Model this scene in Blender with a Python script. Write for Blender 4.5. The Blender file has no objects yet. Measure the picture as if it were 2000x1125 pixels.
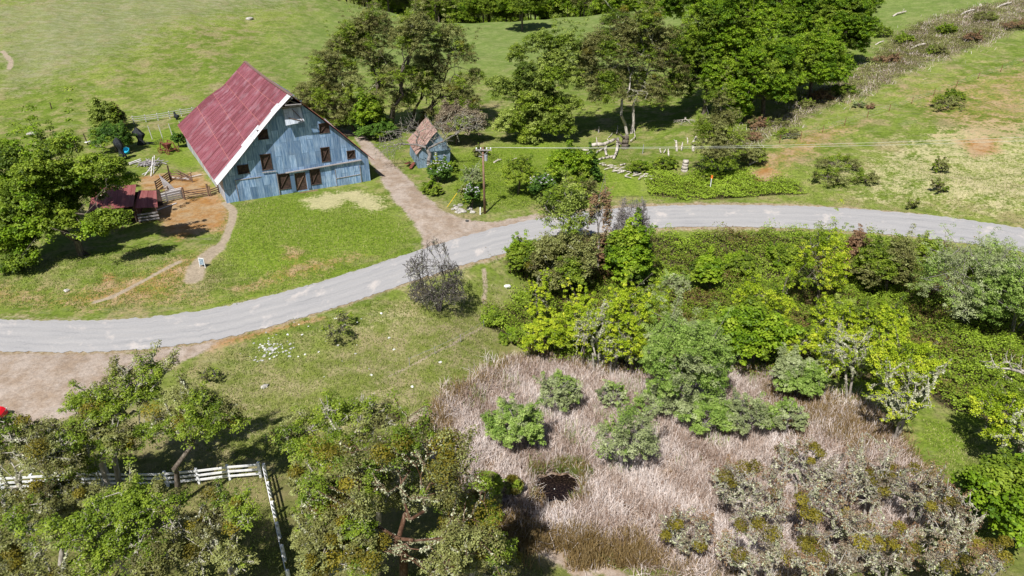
import bpy, bmesh, math, random
import numpy as np
from mathutils import Vector, Matrix
R = math.radians
S = bpy.context.scene
COL = S.collection

# ------------------------------------------------------------------ camera, sky, sun
CAM_H, PITCH, F = 34.0, R(28), 1333.0
cd = bpy.data.cameras.new("camera"); cam = bpy.data.objects.new("camera", cd); COL.objects.link(cam)
cam.location = (0, 0, CAM_H); cam.rotation_euler = (R(90) - PITCH, 0, 0)
cd.sensor_width = 36; cd.lens = 36 * F / 2000; cd.clip_end = 6000; cd.clip_start = 0.5
S.camera = cam
SUN_EL = R(54); SDX, SDY = -0.44, -0.90            # horizontal direction towards the sun
w = bpy.data.worlds.new("World"); S.world = w; w.use_nodes = True
nt = w.node_tree; bg = nt.nodes["Background"]
sky = nt.nodes.new("ShaderNodeTexSky"); sky.sky_type = 'NISHITA'; sky.sun_disc = False
sky.sun_elevation = SUN_EL; sky.sun_rotation = math.atan2(SDX, SDY)
nt.links.new(sky.outputs[0], bg.inputs[0]); bg.inputs[1].default_value = 0.05
sl = bpy.data.lights.new("sun", 'SUN'); sun = bpy.data.objects.new("sun", sl); COL.objects.link(sun)
sl.energy = 5.0; sl.angle = R(0.55); sl.color = (1.0, 0.955, 0.9)
hs = math.hypot(SDX, SDY); ce = math.cos(SUN_EL)
sv = Vector((SDX / hs * ce, SDY / hs * ce, math.sin(SUN_EL)))
sun.rotation_euler = sv.to_track_quat('Z', 'Y').to_euler(); sun.location = sv * 100
S.view_settings.view_transform = 'Standard'; S.view_settings.look = 'None'
S.view_settings.exposure = 0.45; S.view_settings.gamma = 1
S.cycles.max_bounces = 5; S.cycles.transparent_max_bounces = 6; S.cycles.diffuse_bounces = 2

# ------------------------------------------------------------------ terrain function and picking
def ss(t):
    t = np.clip(t, 0, 1); return t * t * (3 - 2 * t)
def zr(x): return 2.5 * ss((np.asarray(x, float) + 5) / 75)
def ray(px, py):
    a = (px - 1000) / F; b = -(py - 562.5) / F
    return np.array([a, math.cos(PITCH) + b * math.sin(PITCH), -math.sin(PITCH) + b * math.cos(PITCH)])
C0 = np.array([0, 0, CAM_H])
def road_pt(px, py):
    z = 0.0
    for _ in range(12):
        d = ray(px, py); P = C0 + d * ((z - CAM_H) / d[2]); z = float(zr(P[0]))
    return P
EX = [-700, -400, -200, 0, 100, 200, 300, 400, 500, 600, 700, 800, 900, 1000, 1100, 1200, 1300, 1400, 1500, 1600, 1700, 1800, 1900, 2000, 2200, 2500]
ET = [560, 597, 615, 624, 627, 626, 620, 606, 585, 559, 528, 495, 463, 437, 418, 407, 402, 400, 401, 404, 410, 419, 431, 446, 482, 545]
EB = [640, 672, 682, 687, 688, 688, 682, 668, 646, 618, 586, 551, 519, 490, 466, 450, 444, 443, 444, 448, 455, 464, 477, 492, 530, 600]
def fine(ys):
    xs = np.arange(-700, 2501, 25.0); y = np.interp(xs, EX, ys)
    for _ in range(3): y[1:-1] = (y[:-2] + 2 * y[1:-1] + y[2:]) / 4
    return xs, y
RT = np.array([road_pt(a, b) for a, b in zip(*fine(ET))]); RB = np.array([road_pt(a, b) for a, b in zip(*fine(EB))])
RC = (RT + RB) / 2
_o = np.argsort(RC[:, 0]); RX, RY = RC[_o, 0], RC[_o, 1]
CX = np.linspace(-500, 600, 600)
CZ = np.interp(CX, [-500, -200, -90, -66, -50, -35, -21, 0, 29, 60, 120, 250, 600], [38, 28, 19, 15, 11, 8.2, 5.9, 6.6, 8.2, 13, 24, 38, 50])
for _ in range(4): CZ[1:-1] = (CZ[:-2] + CZ[1:-1] + CZ[2:]) / 3
YC = 235.0
def h(x, y):
    x = np.asarray(x, float); y = np.asarray(y, float)
    ry = np.interp(x, RX, RY); d = y - ry; z0 = zr(x)
    m = 0.3 + 0.9 * ss((x + 38) / 14) + 2.4 * ss((x + 9) / 12)
    z = z0 - m * ss((-d - 3.8) / 10)
    pad = ss((d - 3.6) / 14); z = z + 0.8 * pad
    y0 = 120 + (ry + 7 - 120) * ss((x - 12) / 26)
    t = np.clip((y - y0) / (YC - y0), 0, 1); zc = np.interp(x, CX, CZ) - 0.8 - z0
    z = z + zc * (t * t / (t + 0.07)) * 1.07
    e = np.clip(y - YC, 0, None)
    z = z - 0.28 * np.minimum(e * e / (e + 12), 75) + 0.17 * np.clip(y - 345, 0, 700)
    und = 0.22 * np.sin(x * .21 + 1.3) * np.sin(y * .17 + .4) + 0.12 * np.sin(x * .53 + y * .31) + 0.5 * np.sin(x * .05 + 2) * np.sin(y * .043) * ss((y - 118) / 20)
    off = ss((np.abs(d) - 4.5) / 9); bar = 1 - ss(1.6 - np.hypot((x + 37) / 22, (y - 103) / 21))
    return z + und * off * np.where(y < 140, bar, 1)
def hz(x, y): return float(h(x, y))
def at(px, py):
    d = ray(px, py); s = np.linspace(15, 900, 1500); P = C0[:, None] + d[:, None] * s
    g = P[2] - h(P[0], P[1]); k = int(np.argmax(g < 0)) if (g < 0).any() else len(s) - 1
    a, b = s[max(k - 1, 0)], s[k]
    for _ in range(18):
        mdl = (a + b) / 2; q = C0 + d * mdl
        if q[2] > hz(q[0], q[1]): a = mdl
        else: b = mdl
    q = C0 + d * b; return Vector((q[0], q[1], hz(q[0], q[1])))
def on_plane(px, py, Y):                            # the point of a line of sight at distance Y
    d = ray(px, py); q = C0 + d * (Y / d[1]); return Vector(q)
def depth(P): return P[1] * math.cos(PITCH) - (P[2] - CAM_H) * math.sin(PITCH)
def px2m(P): return depth(P) / F                    # metres per photo pixel there

# ------------------------------------------------------------------ mesh helpers
def mesh_np(name, co, faces, mat, tint=None, smooth=False):
    me = bpy.data.meshes.new(name); co = np.asarray(co, np.float32); faces = np.asarray(faces, np.int32)
    k = faces.shape[1]; n = len(faces)
    me.vertices.add(len(co)); me.vertices.foreach_set("co", co.ravel())
    me.loops.add(n * k); me.loops.foreach_set("vertex_index", faces.ravel())
    me.polygons.add(n); me.polygons.foreach_set("loop_start", np.arange(0, n * k, k, dtype=np.int32))
    if smooth: me.polygons.foreach_set("use_smooth", np.ones(n, bool))
    if tint is not None:
        a = me.attributes.new("tint", 'FLOAT', 'FACE'); a.data.foreach_set("value", np.asarray(tint, np.float32))
    me.update(calc_edges=True)
    if mat: me.materials.append(mat)
    return me
def link(name, me, parent=None, loc=None):
    o = bpy.data.objects.new(name, me); COL.objects.link(o)
    if parent: o.parent = parent
    if loc is not None: o.location = loc
    return o
def tag(o, label=None, cat=None, group=None, kind=None):
    if label: o["label"] = label
    if cat: o["category"] = cat
    if group: o["group"] = group
    if kind: o["kind"] = kind
    return o
def empty(name, loc, rz=0):
    o = bpy.data.objects.new(name, None); COL.objects.link(o); o.location = loc; o.rotation_euler = (0, 0, rz)
    o.empty_display_size = .3; return o
def box(bm, c, s, rot=None):
    M = Matrix.Translation(c) @ (rot.to_4x4() if rot else Matrix()) @ Matrix.Diagonal((s[0], s[1], s[2], 1))
    bmesh.ops.create_cube(bm, size=1, matrix=M)
def beam(bm, p, q, wd, ht, up=(0, 0, 1)):           # a board from p to q
    p, q = Vector(p), Vector(q); x = (q - p); L = x.length
    if L < 1e-4: return
    x /= L; u = Vector(up); y = u.cross(x)
    if y.length < 1e-3: y = Vector((0, 1, 0)).cross(x)
    y.normalize(); z = x.cross(y); M3 = Matrix((x, y, z)).transposed()
    box(bm, (p + q) / 2, (L, wd, ht), M3)
def cyl(bm, p, q, r0, r1, n=8):
    p, q = Vector(p), Vector(q); d = q - p
    M = Matrix.Translation((p + q) / 2) @ d.to_track_quat('Z', 'Y').to_matrix().to_4x4()
    bmesh.ops.create_cone(bm, cap_ends=True, segments=n, radius1=r0, radius2=r1, depth=d.length, matrix=M)
def fin(name, bm, mat, parent=None, smooth=False, loc=None, bevel=0):
    if bevel: bmesh.ops.bevel(bm, geom=list(bm.edges), offset=bevel, segments=1, affect='EDGES')
    me = bpy.data.meshes.new(name); bm.to_mesh(me); bm.free()
    if smooth:
        for p in me.polygons: p.use_smooth = True
    me.materials.append(mat); return link(name, me, parent, loc)
def part(name, mat, parent, fn, **k):
    bm = bmesh.new(); fn(bm); return fin(name, bm, mat, parent, **k)

# ------------------------------------------------------------------ materials
def N(nt, typ, **k):
    n = nt.nodes.new(typ)
    for a, v in k.items():
        if a.startswith("i_"): n.inputs[int(a[2:]) if a[2:].isdigit() else a[2:].replace("_", " ")].default_value = v
        else: setattr(n, a, v)
    return n
def newmat(name, rough=.85):
    m = bpy.data.materials.new(name); m.use_nodes = True; b = m.node_tree.nodes["Principled BSDF"]
    b.inputs["Roughness"].default_value = rough; b.inputs["Specular IOR Level"].default_value = .25
    return m, m.node_tree, b
def ramp(nt, stops):
    r = nt.nodes.new("ShaderNodeValToRGB"); e = r.color_ramp.elements
    while len(e) < len(stops): e.new(.5)
    for x, (p, c) in zip(e, stops): x.position = p; x.color = (*c, 1)
    return r
def noisy(name, cols, scale=3, rough=.85, bump=.3, stretch=(1, 1, 1), bdist=.03, metal=0):
    m, nt, b = newmat(name, rough); L = nt.links.new
    tc = N(nt, "ShaderNodeTexCoord"); mp = N(nt, "ShaderNodeMapping"); mp.inputs[3].default_value = stretch
    L(tc.outputs["Object"], mp.inputs[0])
    n = N(nt, "ShaderNodeTexNoise"); n.inputs["Scale"].default_value = scale; n.inputs["Detail"].default_value = 5; n.inputs["Roughness"].default_value = .65
    L(mp.outputs[0], n.inputs[0])
    k = len(cols); rp = ramp(nt, [(.28 + .44 * i / max(k - 1, 1), c) for i, c in enumerate(cols)])
    L(n.outputs[0], rp.inputs[0]); L(rp.outputs[0], b.inputs["Base Color"])
    if bump:
        bp = N(nt, "ShaderNodeBump"); bp.inputs["Strength"].default_value = bump; bp.inputs["Distance"].default_value = bdist
        L(n.outputs[0], bp.inputs["Height"]); L(bp.outputs[0], b.inputs["Normal"])
    b.inputs["Metallic"].default_value = metal
    return m
def leafmat(name, cols, trans=.3, rough=.55):
    m, nt, b = newmat(name, rough); L = nt.links.new
    a = N(nt, "ShaderNodeAttribute", attribute_name="tint")
    k = len(cols); rp = ramp(nt, [(i / max(k - 1, 1), c) for i, c in enumerate(cols)])
    L(a.outputs["Fac"], rp.inputs[0]); L(rp.outputs[0], b.inputs["Base Color"])
    b.inputs["Specular IOR Level"].default_value = .3
    if trans:
        t = N(nt, "ShaderNodeBsdfTranslucent"); mx = N(nt, "ShaderNodeMixShader"); mx.inputs[0].default_value = trans
        L(rp.outputs[0], t.inputs[0]); L(b.outputs[0], mx.inputs[1]); L(t.outputs[0], mx.inputs[2])
        L(mx.outputs[0], nt.nodes["Material Output"].inputs[0])
    return m
LM = {
 'bright': leafmat("bright_leaves", [(.07, .15, .008), (.20, .33, .012), (.36, .48, .035)], .35),
 'oak':    leafmat("oak_leaves", [(.07, .12, .012), (.19, .28, .02), (.36, .45, .05)], .35),
 'lime':   leafmat("oak_lime_leaves", [(.10, .15, .025), (.27, .35, .055), (.44, .52, .13)], .35),
 'maple':  leafmat("maple_leaves", [(.16, .26, .01), (.38, .50, .02), (.66, .70, .06)], .38),
 'moss':   leafmat("mossy_leaves", [(.09, .08, .03), (.21, .22, .06), (.38, .42, .15)], .3),
 'grey':   leafmat("greyish_leaves", [(.15, .11, .075), (.26, .21, .14), (.40, .36, .24)], .25),
 'willow': leafmat("willow_leaves", [(.10, .18, .025), (.25, .38, .065), (.44, .56, .17)], .32),
 'sage':   leafmat("sage_leaves", [(.15, .18, .08), (.32, .38, .16), (.52, .58, .32)], .3),
 'dark':   leafmat("dark_leaves", [(.03, .08, .012), (.09, .19, .02), (.18, .32, .045)], .3),
 'bramble': leafmat("bramble_leaves", [(.22, .12, .06), (.18, .28, .02), (.38, .52, .05)], .35),
 'brown':  leafmat("brown_leaves", [(.16, .085, .045), (.28, .17, .09), (.40, .29, .16)], .25),
 'dry':    leafmat("dry_stems", [(.24, .15, .10), (.58, .47, .40), (.84, .77, .74)], .2, .8),
 'rush':   leafmat("rush_stems", [(.13, .085, .02), (.28, .19, .075), (.42, .32, .16)], .25, .8),
 'lichen': leafmat("lichen", [(.24, .25, .13), (.44, .46, .28), (.66, .68, .50)], .15, .9),
 'gold':   leafmat("mistletoe_leaves", [(.07, .062, .008), (.18, .155, .014), (.33, .28, .03)], .3),
 'flower': leafmat("pale_blossom", [(.45, .38, .55), (.7, .66, .75), (.85, .85, .85)], .2),
 'grass':  leafmat("grass_blades", [(.14, .19, .03), (.26, .33, .06), (.46, .43, .20)], .3, .8),
}
BARK = noisy("oak_bark", [(.035, .028, .02), (.11, .09, .07), (.24, .21, .17)], 6, .9, .6, (1, 1, .3))
PALE = noisy("pale_bark", [(.13, .11, .09), (.34, .31, .27), (.56, .53, .48)], 5, .9, .5, (1, 1, .3))
RED = noisy("reddish_bark", [(.03, .015, .01), (.09, .045, .025), (.22, .16, .12)], 4, .9, .5, (1, 1, .3))
DRIFT = noisy("bleached_wood", [(.22, .19, .16), (.42, .38, .33), (.62, .58, .52)], 3, .85, .5, (1, 1, .4))
DTWIG = noisy('dark_twigs', [(.035, .03, .028), (.085, .075, .068), (.17, .155, .14)], 4, .9, .2)
TWIG = noisy("grey_twigs", [(.10, .085, .085), (.2, .18, .17), (.32, .3, .28)], 4, .9, .2)
ROCK = noisy("rock_grey", [(.16, .15, .13), (.36, .34, .31), (.6, .58, .54)], 4, .9, .6)
WROCK = noisy("rock_white", [(.4, .4, .38), (.66, .66, .63), (.8, .8, .78)], 3, .85, .5)
GREYW = noisy("weathered_boards", [(.13, .12, .12), (.3, .28, .28), (.46, .44, .43)], 5, .85, .4, (1, 1, 3))
DARKW = noisy("dark_boards", [(.025, .018, .015), (.07, .045, .035), (.13, .085, .065)], 5, .85, .4)
BROWNW = noisy("brown_boards", [(.07, .04, .03), (.16, .10, .07), (.28, .19, .14)], 4, .85, .4)
WHITE = noisy("white_paint", [(.55, .56, .58), (.78, .79, .8), (.84, .84, .84)], 3, .6, .2)
RUST = noisy("rusted_iron", [(.07, .02, .015), (.17, .05, .035), (.28, .11, .08)], 5, .75, .5)
BLACKM = noisy("black_netting", [(.008, .01, .013), (.02, .024, .03), (.05, .055, .06)], 6, .7, .6)
METAL = noisy("grey_metal", [(.25, .27, .3), (.4, .42, .45), (.55, .57, .6)], 4, .5, .1, metal=.4)

# ------------------------------------------------------------------ ground
def poly_px(pts):
    return np.array([tuple(at(*p))[:2] for p in pts])
def sdf(poly, X, Y, closed=True):
    n = len(poly); d = np.full(X.shape, 1e9); ins = np.zeros(X.shape, bool)
    for i in range(n if closed else n - 1):
        a = poly[i]; b = poly[(i + 1) % n]; ex, ey = b - a; wx, wy = X - a[0], Y - a[1]
        t = np.clip((wx * ex + wy * ey) / (ex * ex + ey * ey + 1e-9), 0, 1)
        d = np.minimum(d, np.hypot(wx - t * ex, wy - t * ey))
        if closed:
            c = ((a[1] > Y) != (b[1] > Y)) & (X < (b[0] - a[0]) * (Y - a[1]) / (b[1] - a[1] + 1e-12) + a[0]); ins ^= c
    return np.where(ins, d, -d) if closed else -d
def region(pts, X, Y, soft=2.0, line=None):
    P = poly_px(pts); m = np.zeros(X.shape, np.float32); pad = soft * 2 + (line or 0)
    sel = (X > P[:, 0].min() - pad) & (X < P[:, 0].max() + pad) & (Y > P[:, 1].min() - pad) & (Y < P[:, 1].max() + pad)
    if line is None: s = sdf(P, X[sel], Y[sel])
    else: s = sdf(P, X[sel], Y[sel], False) + line
    m[sel] = np.clip(.5 + s / soft, 0, 1); return m
MARSH = [(855, 800), (905, 765), (960, 742), (1000, 712), (1060, 700), (1150, 722), (1240, 735), (1330, 745), (1420, 718), (1500, 735), (1590, 775), (1690, 800), (1740, 850), (1800, 925), (1830, 1000), (1600, 1125), (1350, 1125), (1240, 1070), (1120, 1060), (1010, 1030), (940, 1000), (890, 930), (870, 860)]
BANK = [(985, 512), (1040, 482), (1180, 482), (1270, 462), (1400, 459), (1500, 460), (1600, 465), (1700, 474), (1800, 484), (1900, 498), (2000, 516), (2150, 550), (2200, 850), (1950, 830), (1860, 800), (1800, 770), (1740, 745), (1500, 735), (1300, 735), (1060, 700), (1000, 665), (940, 630), (1000, 590), (1040, 560)]
UPB = [(1268, 350), (1290, 338), (1340, 345), (1400, 330), (1450, 335), (1475, 352), (1560, 358), (1570, 378), (1480, 385), (1400, 390), (1300, 388), (1265, 378)]
BAND = [(1395, 300), (1430, 272), (1500, 235), (1560, 195), (1620, 165), (1690, 130), (1740, 80), (1800, 45), (1900, 15), (2040, -12), (2050, 45), (1960, 70), (1880, 100), (1800, 128), (1740, 160), (1680, 190), (1600, 215), (1540, 250), (1470, 285), (1420, 310)]
DRIVE = [(690, 262), (710, 262), (736, 290), (770, 320), (798, 348), (830, 380), (862, 410), (903, 427), (960, 434), (1050, 417), (1060, 430), (1000, 447), (900, 472), (828, 500), (824, 478), (822, 455), (800, 425), (772, 395), (750, 360), (732, 330), (704, 290)]
PULL = [(-150, 686), (100, 691), (260, 690), (425, 667), (385, 697), (330, 715), (330, 722), (230, 765), (140, 815), (60, 860), (-150, 900)]
POND = [(1047, 943), (1052, 932), (1066, 929), (1078, 922), (1094, 926), (1108, 923), (1118, 931), (1131, 936), (1127, 947), (1131, 955), (1114, 961), (1103, 971), (1088, 966), (1072, 971), (1064, 960), (1050, 957)]
U = np.linspace(-1, 1, 760); V = np.linspace(0, 1, 980)
YY = 8 + 100 * V + 500 * V ** 3.2 + 900 * V ** 9
UU, YG = np.meshgrid(np.sign(U) * (np.abs(U) ** 1.12), YY); XG = UU * (YG * .95 + 26)
ZG = h(XG, YG)
pond = region(POND, XG, YG, 2.0); ZG = ZG - .5 * ss(pond)
rng0 = np.random.default_rng(5)
Z0 = np.zeros(XG.shape, np.float32)
def mx(*a): return np.maximum.reduce(a)
dirt = mx(region(DRIVE, XG, YG, 1.6), region(PULL, XG, YG, 1.6), region([(690, 262), (640, 250), (600, 262)], XG, YG, 2, line=1.3),
          region([(1120, 1062), (1060, 1070), (1150, 1130)], XG, YG, 1.2, line=.5), region([(1010, 1050), (1100, 1080), (1200, 1120), (1300, 1180)], XG, YG, 1.2, line=.5))
path = mx(region([(440, 396), (456, 412), (452, 435), (440, 468), (425, 485)], XG, YG, .9, line=.5), region([(425, 485), (405, 500), (385, 520), (378, 545)], XG, YG, 1.6, line=.9),
          region([(350, 512), (310, 532), (262, 558), (215, 582), (185, 590)], XG, YG, .9, line=.3),
          region([(960, 745), (905, 762), (860, 790), (815, 822), (790, 850)], XG, YG, 1.2, line=.7), region([(940, 640), (880, 675), (820, 705), (760, 735)], XG, YG, .7, line=.12),
          region([(945, 525), (948, 560), (945, 590)], XG, YG, 1, line=.25), region([(5, 100), (22, 120), (18, 135)], XG, YG, 1.5, line=.5))
orange = mx(region([(-60, 520), (120, 570), (330, 500), (440, 470), (440, 500), (380, 560), (430, 590), (180, 615), (-60, 600)], XG, YG, 7) * .62, region([(470, 560), (560, 505), (700, 490), (740, 500), (620, 540), (480, 580)], XG, YG, 5) * .62, region([(300, 400), (345, 388), (425, 378), (448, 400), (450, 430), (440, 455), (400, 452), (350, 470), (320, 455), (310, 430)], XG, YG, 4),
            region([(320, 345), (390, 335), (420, 372), (370, 385), (320, 380)], XG, YG, 3), region([(1440, 345), (1500, 320), (1530, 340), (1480, 360)], XG, YG, 3),
            region([(270, 345), (330, 338), (335, 372), (275, 372)], XG, YG, 3), region([(560, 480), (600, 490), (590, 515), (545, 510)], XG, YG, 3) * .7,
            region([(430, 560), (560, 530), (570, 545), (450, 580)], XG, YG, 3) * .6, region([(200, 530), (235, 535), (225, 565), (190, 560)], XG, YG, 2) * .8, region([(1860, 270), (1960, 265), (1960, 300), (1900, 310)], XG, YG, 4) * .8,
            region([(1700, 170), (2100, 90), (2100, 300), (1850, 300)], XG, YG, 16) * .47, region([(1420, 330), (1560, 250), (1720, 230), (1620, 300), (1540, 350)], XG, YG, 8) * .55, region([(250, 690), (400, 665), (640, 612), (640, 625), (400, 690)], XG, YG, 1.6) * .7)
straw = mx(region([(585, 392), (640, 376), (700, 372), (748, 385), (745, 412), (715, 415), (680, 392), (640, 412), (600, 410)], XG, YG, 3.5), region([(1600, 330), (1850, 230), (2090, 230), (2090, 440), (1700, 400)], XG, YG, 12) * .62,
           region([(520, 800), (430, 850), (520, 900), (700, 800), (760, 760), (620, 760)], XG, YG, 10) * .5, region([(640, 640), (760, 600), (960, 560), (960, 620), (760, 640)], XG, YG, 7) * .5)
lush = mx(region([(445, 420), (520, 385), (600, 380), (760, 400), (815, 470), (700, 520), (560, 560), (480, 545), (430, 505)], XG, YG, 6),
          region([(1150, 330), (1250, 340), (1260, 385), (1170, 390)], XG, YG, 4), region([(870, 300), (1060, 270), (1200, 300), (1150, 380), (960, 400), (880, 370)], XG, YG, 8), region([(800, 800), (850, 780), (860, 790), (810, 810)], XG, YG, 1.5),
          region([(420, 600), (640, 545), (800, 495), (800, 485), (640, 535), (420, 592)], XG, YG, 1.5), region([(1790, 810), (1880, 820), (1900, 900), (1850, 900), (1800, 860)], XG, YG, 4), region([(260, 260), (340, 250), (400, 330), (340, 330)], XG, YG, 4))
marsh = region(MARSH, XG, YG, 2.5); bram = mx(region(BANK, XG, YG, 2.0), region(UPB, XG, YG, 2.5) * .9); band = region(BAND, XG, YG, 5)
ry = np.interp(XG, RX, RY); hwd = np.interp(XG, RX, (RT[_o, 1] - RB[_o, 1]) / 2); dd = np.abs(YG - ry) - hwd
shoulder = np.clip(1.15 - dd / 1.7, 0, 1) * np.where(YG > ry, np.where(XG > -8, 1, .5), .9)
far = ss((YG - 240) / 20); greyhill = region([(-100, 10), (300, -40), (720, -10), (760, 20), (600, 22), (350, 60), (250, 120), (100, 170), (-50, 200)], XG, YG, 40)
under = region([(-300, 850), (200, 830), (480, 900), (700, 880), (940, 960), (1000, 1060), (1300, 1130), (1800, 1130), (2300, 1000), (2500, 1600), (-400, 1600)], XG, YG, 4)  # mask for the painted shade beneath the foreground trees and thicket
def ground_material():
    m, nt, b = newmat("ground_cover", .95); L = nt.links.new; b.inputs["Specular IOR Level"].default_value = .1
    geo = N(nt, "ShaderNodeNewGeometry")
    def noise(sc, det=4, ro=.6, st=(1, 1, 1)):
        mp = N(nt, "ShaderNodeMapping"); mp.inputs[3].default_value = st; L(geo.outputs["Position"], mp.inputs[0])
        n = N(nt, "ShaderNodeTexNoise"); n.inputs["Scale"].default_value = sc; n.inputs["Detail"].default_value = det; n.inputs["Roughness"].default_value = ro
        L(mp.outputs[0], n.inputs[0]); return n.outputs[0]
    nA, nB, nC, nD = noise(.06, 5), noise(.45, 5, .7), noise(2.6, 4, .7), noise(7, 3, .75)
    nF = noise(.22, 6, .72); nG = noise(1.15, 6, .8); nE = noise(.16, 4, .65, (1, 1, 1)); nS = noise(.9, 4, .7, (.35, 1, 1))
    def mixc(f, c1, c2):
        x = N(nt, "ShaderNodeMix", data_type='RGBA')
        if isinstance(f, (int, float)): x.inputs[0].default_value = f
        else: L(f, x.inputs[0])
        for i, c in ((6, c1), (7, c2)):
            if isinstance(c, tuple): x.inputs[i].default_value = (*c, 1)
            else: L(c, x.inputs[i])
        return x.outputs[2]
    def mth(op, a, c, cl=False):
        x = N(nt, "ShaderNodeMath", operation=op, use_clamp=cl)
        for i, v in ((0, a), (1, c)):
            if isinstance(v, (int, float)): x.inputs[i].default_value = v
            else: L(v, x.inputs[i])
        return x.outputs[0]
    def stepr(v, lo, hi):
        x = N(nt, "ShaderNodeMapRange"); x.interpolation_type = 'SMOOTHSTEP'; x.inputs[1].default_value = lo; x.inputs[2].default_value = hi; L(v, x.inputs[0]); return x.outputs[0]
    def rgbof(nm):
        a = N(nt, "ShaderNodeAttribute", attribute_name=nm); s = N(nt, "ShaderNodeSeparateColor"); L(a.outputs["Color"], s.inputs[0]); return s.outputs
    m1, m2, m3 = rgbof("mask_one"), rgbof("mask_two"), rgbof("mask_three"); m4 = rgbof("mask_four")
    def brk(msk, amt=.9, lo=.35, hi=.65):           # break a soft mask up with noise
        q = mth('ADD', mth('MULTIPLY', mth('SUBTRACT', nB, .5), amt), mth('MULTIPLY', mth('SUBTRACT', nC, .5), amt * .9))
        return stepr(mth('ADD', msk, q), lo, hi)
    # meadow: several greens with tan thatch showing through
    g = mixc(stepr(nA, .35, .65), (.17, .25, .03), (.28, .34, .07))
    g = mixc(mth('MULTIPLY', stepr(nF, .45, .62), .75), g, (.12, .19, .018)); g = mixc(mth('MULTIPLY', stepr(nB, .46, .66), .8), g, (.38, .35, .15)); g = mixc(mth('MULTIPLY', stepr(nE, .52, .66), .65), g, (.42, .33, .19))
    g = mixc(mth('MULTIPLY', stepr(nS, .52, .72), .5), g, (.37, .36, .20)); g = mixc(mth('MULTIPLY', stepr(nC, .52, .34), .5), g, (.08, .115, .018))
    pale = mixc(stepr(nS, .4, .6), (.25, .27, .12), (.35, .35, .22)); g = mixc(mth('MULTIPLY', brk(m3[2], .9, .4, .9), .62), g, pale)
    fg = mixc(stepr(nB, .35, .65), (.17, .25, .06), (.25, .32, .10)); g = mixc(mth('MULTIPLY', m4[0], .8), g, fg)
    lu = mixc(stepr(nC, .35, .65), (.14, .24, .012), (.25, .34, .04)); g = mixc(mth('MULTIPLY', brk(m2[0], .7, .25, .9), .85), g, lu)
    fr = mixc(stepr(nB, .38, .62), (.23, .26, .06), (.42, .36, .20)); g = mixc(mth('MULTIPLY', m4[1], .7), g, fr)
    g = mixc(mth('MULTIPLY', brk(m1[2], 1.5, .35, .75), .8), g, mixc(nD, (.50, .44, .22), (.74, .68, .42)))
    g = mixc(mth('MULTIPLY', brk(m1[1], 1.1, .3, .75), .85), g, mixc(stepr(nB, .35, .65), (.46, .21, .075), (.52, .36, .22)))
    g = mixc(brk(m2[1], .7), g, mixc(stepr(nC, .4, .6), (.20, .13, .08), (.46, .36, .28)))
    g = mixc(brk(m2[2], .7), g, mixc(stepr(nC, .4, .6), (.05, .055, .02), (.15, .12, .06)))
    g = mixc(mth('MULTIPLY', brk(m3[1], 1.3, .3, .8), .85), g, mixc(stepr(nC, .4, .6), (.20, .17, .10), (.36, .30, .22)))
    g = mixc(mth('MULTIPLY', m4[2], .75), g, mixc(stepr(nB, .35, .65), (.14, .15, .045), (.24, .21, .09)))  # darker brown-olive beneath the foreground trees, their shade put into the ground colour
    g = mixc(mth('MULTIPLY', brk(m3[0], .8, .3, .8), .85), g, mixc(stepr(nC, .35, .7), (.40, .27, .17), (.50, .43, .33)))
    g = mixc(brk(m1[0], .8, .35, .7), g, mixc(stepr(nB, .35, .65), (.39, .30, .225), (.52, .44, .375)))
    a = N(nt, "ShaderNodeAttribute", attribute_name="path_mask"); g = mixc(brk(a.outputs["Fac"], .5), g, mixc(nC, (.40, .32, .23), (.52, .44, .33)))
    v = mth('ADD', mth('MULTIPLY', nG, .62), mth('ADD', mth('MULTIPLY', nC, .42), mth('MULTIPLY', nD, .55))); v = mth('SUBTRACT', v, .12); hs = N(nt, "ShaderNodeHueSaturation"); L(v, hs.inputs["Value"]); L(g, hs.inputs["Color"])
    L(hs.outputs[0], b.inputs["Base Color"])
    bp = N(nt, "ShaderNodeBump"); bp.inputs["Strength"].default_value = .55; bp.inputs["Distance"].default_value = .14
    L(mth('ADD', nC, mth('MULTIPLY', nD, .6)), bp.inputs["Height"]); L(bp.outputs[0], b.inputs["Normal"])
    return m
GROUND = ground_material()
ny, nx = XG.shape
idx = np.arange(ny * nx).reshape(ny, nx)
fq = np.stack([idx[:-1, :-1], idx[:-1, 1:], idx[1:, 1:], idx[1:, :-1]], -1).reshape(-1, 4)
co = np.stack([XG, YG, ZG], -1).reshape(-1, 3)
jit = np.sin(XG * 2.7 + 1) * np.sin(YG * 3.1) * .12 + np.sin(XG * 1.1) * np.sin(YG * .9 + 2) * .12
def fmask(m): mm = (m + jit); return ((mm[:-1, :-1] + mm[1:, 1:] + mm[:-1, 1:] + mm[1:, :-1]) / 4).ravel()
cls = np.zeros(len(fq), int); yf = ((YG[:-1, :-1] + YG[1:, 1:]) / 2).ravel()
cls[(fmask(marsh) > .5)] = 3; cls[fmask(path) > .5] = 2; cls[fmask(dirt) > .5] = 1; cls[yf > YC + 45] = 4
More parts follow.
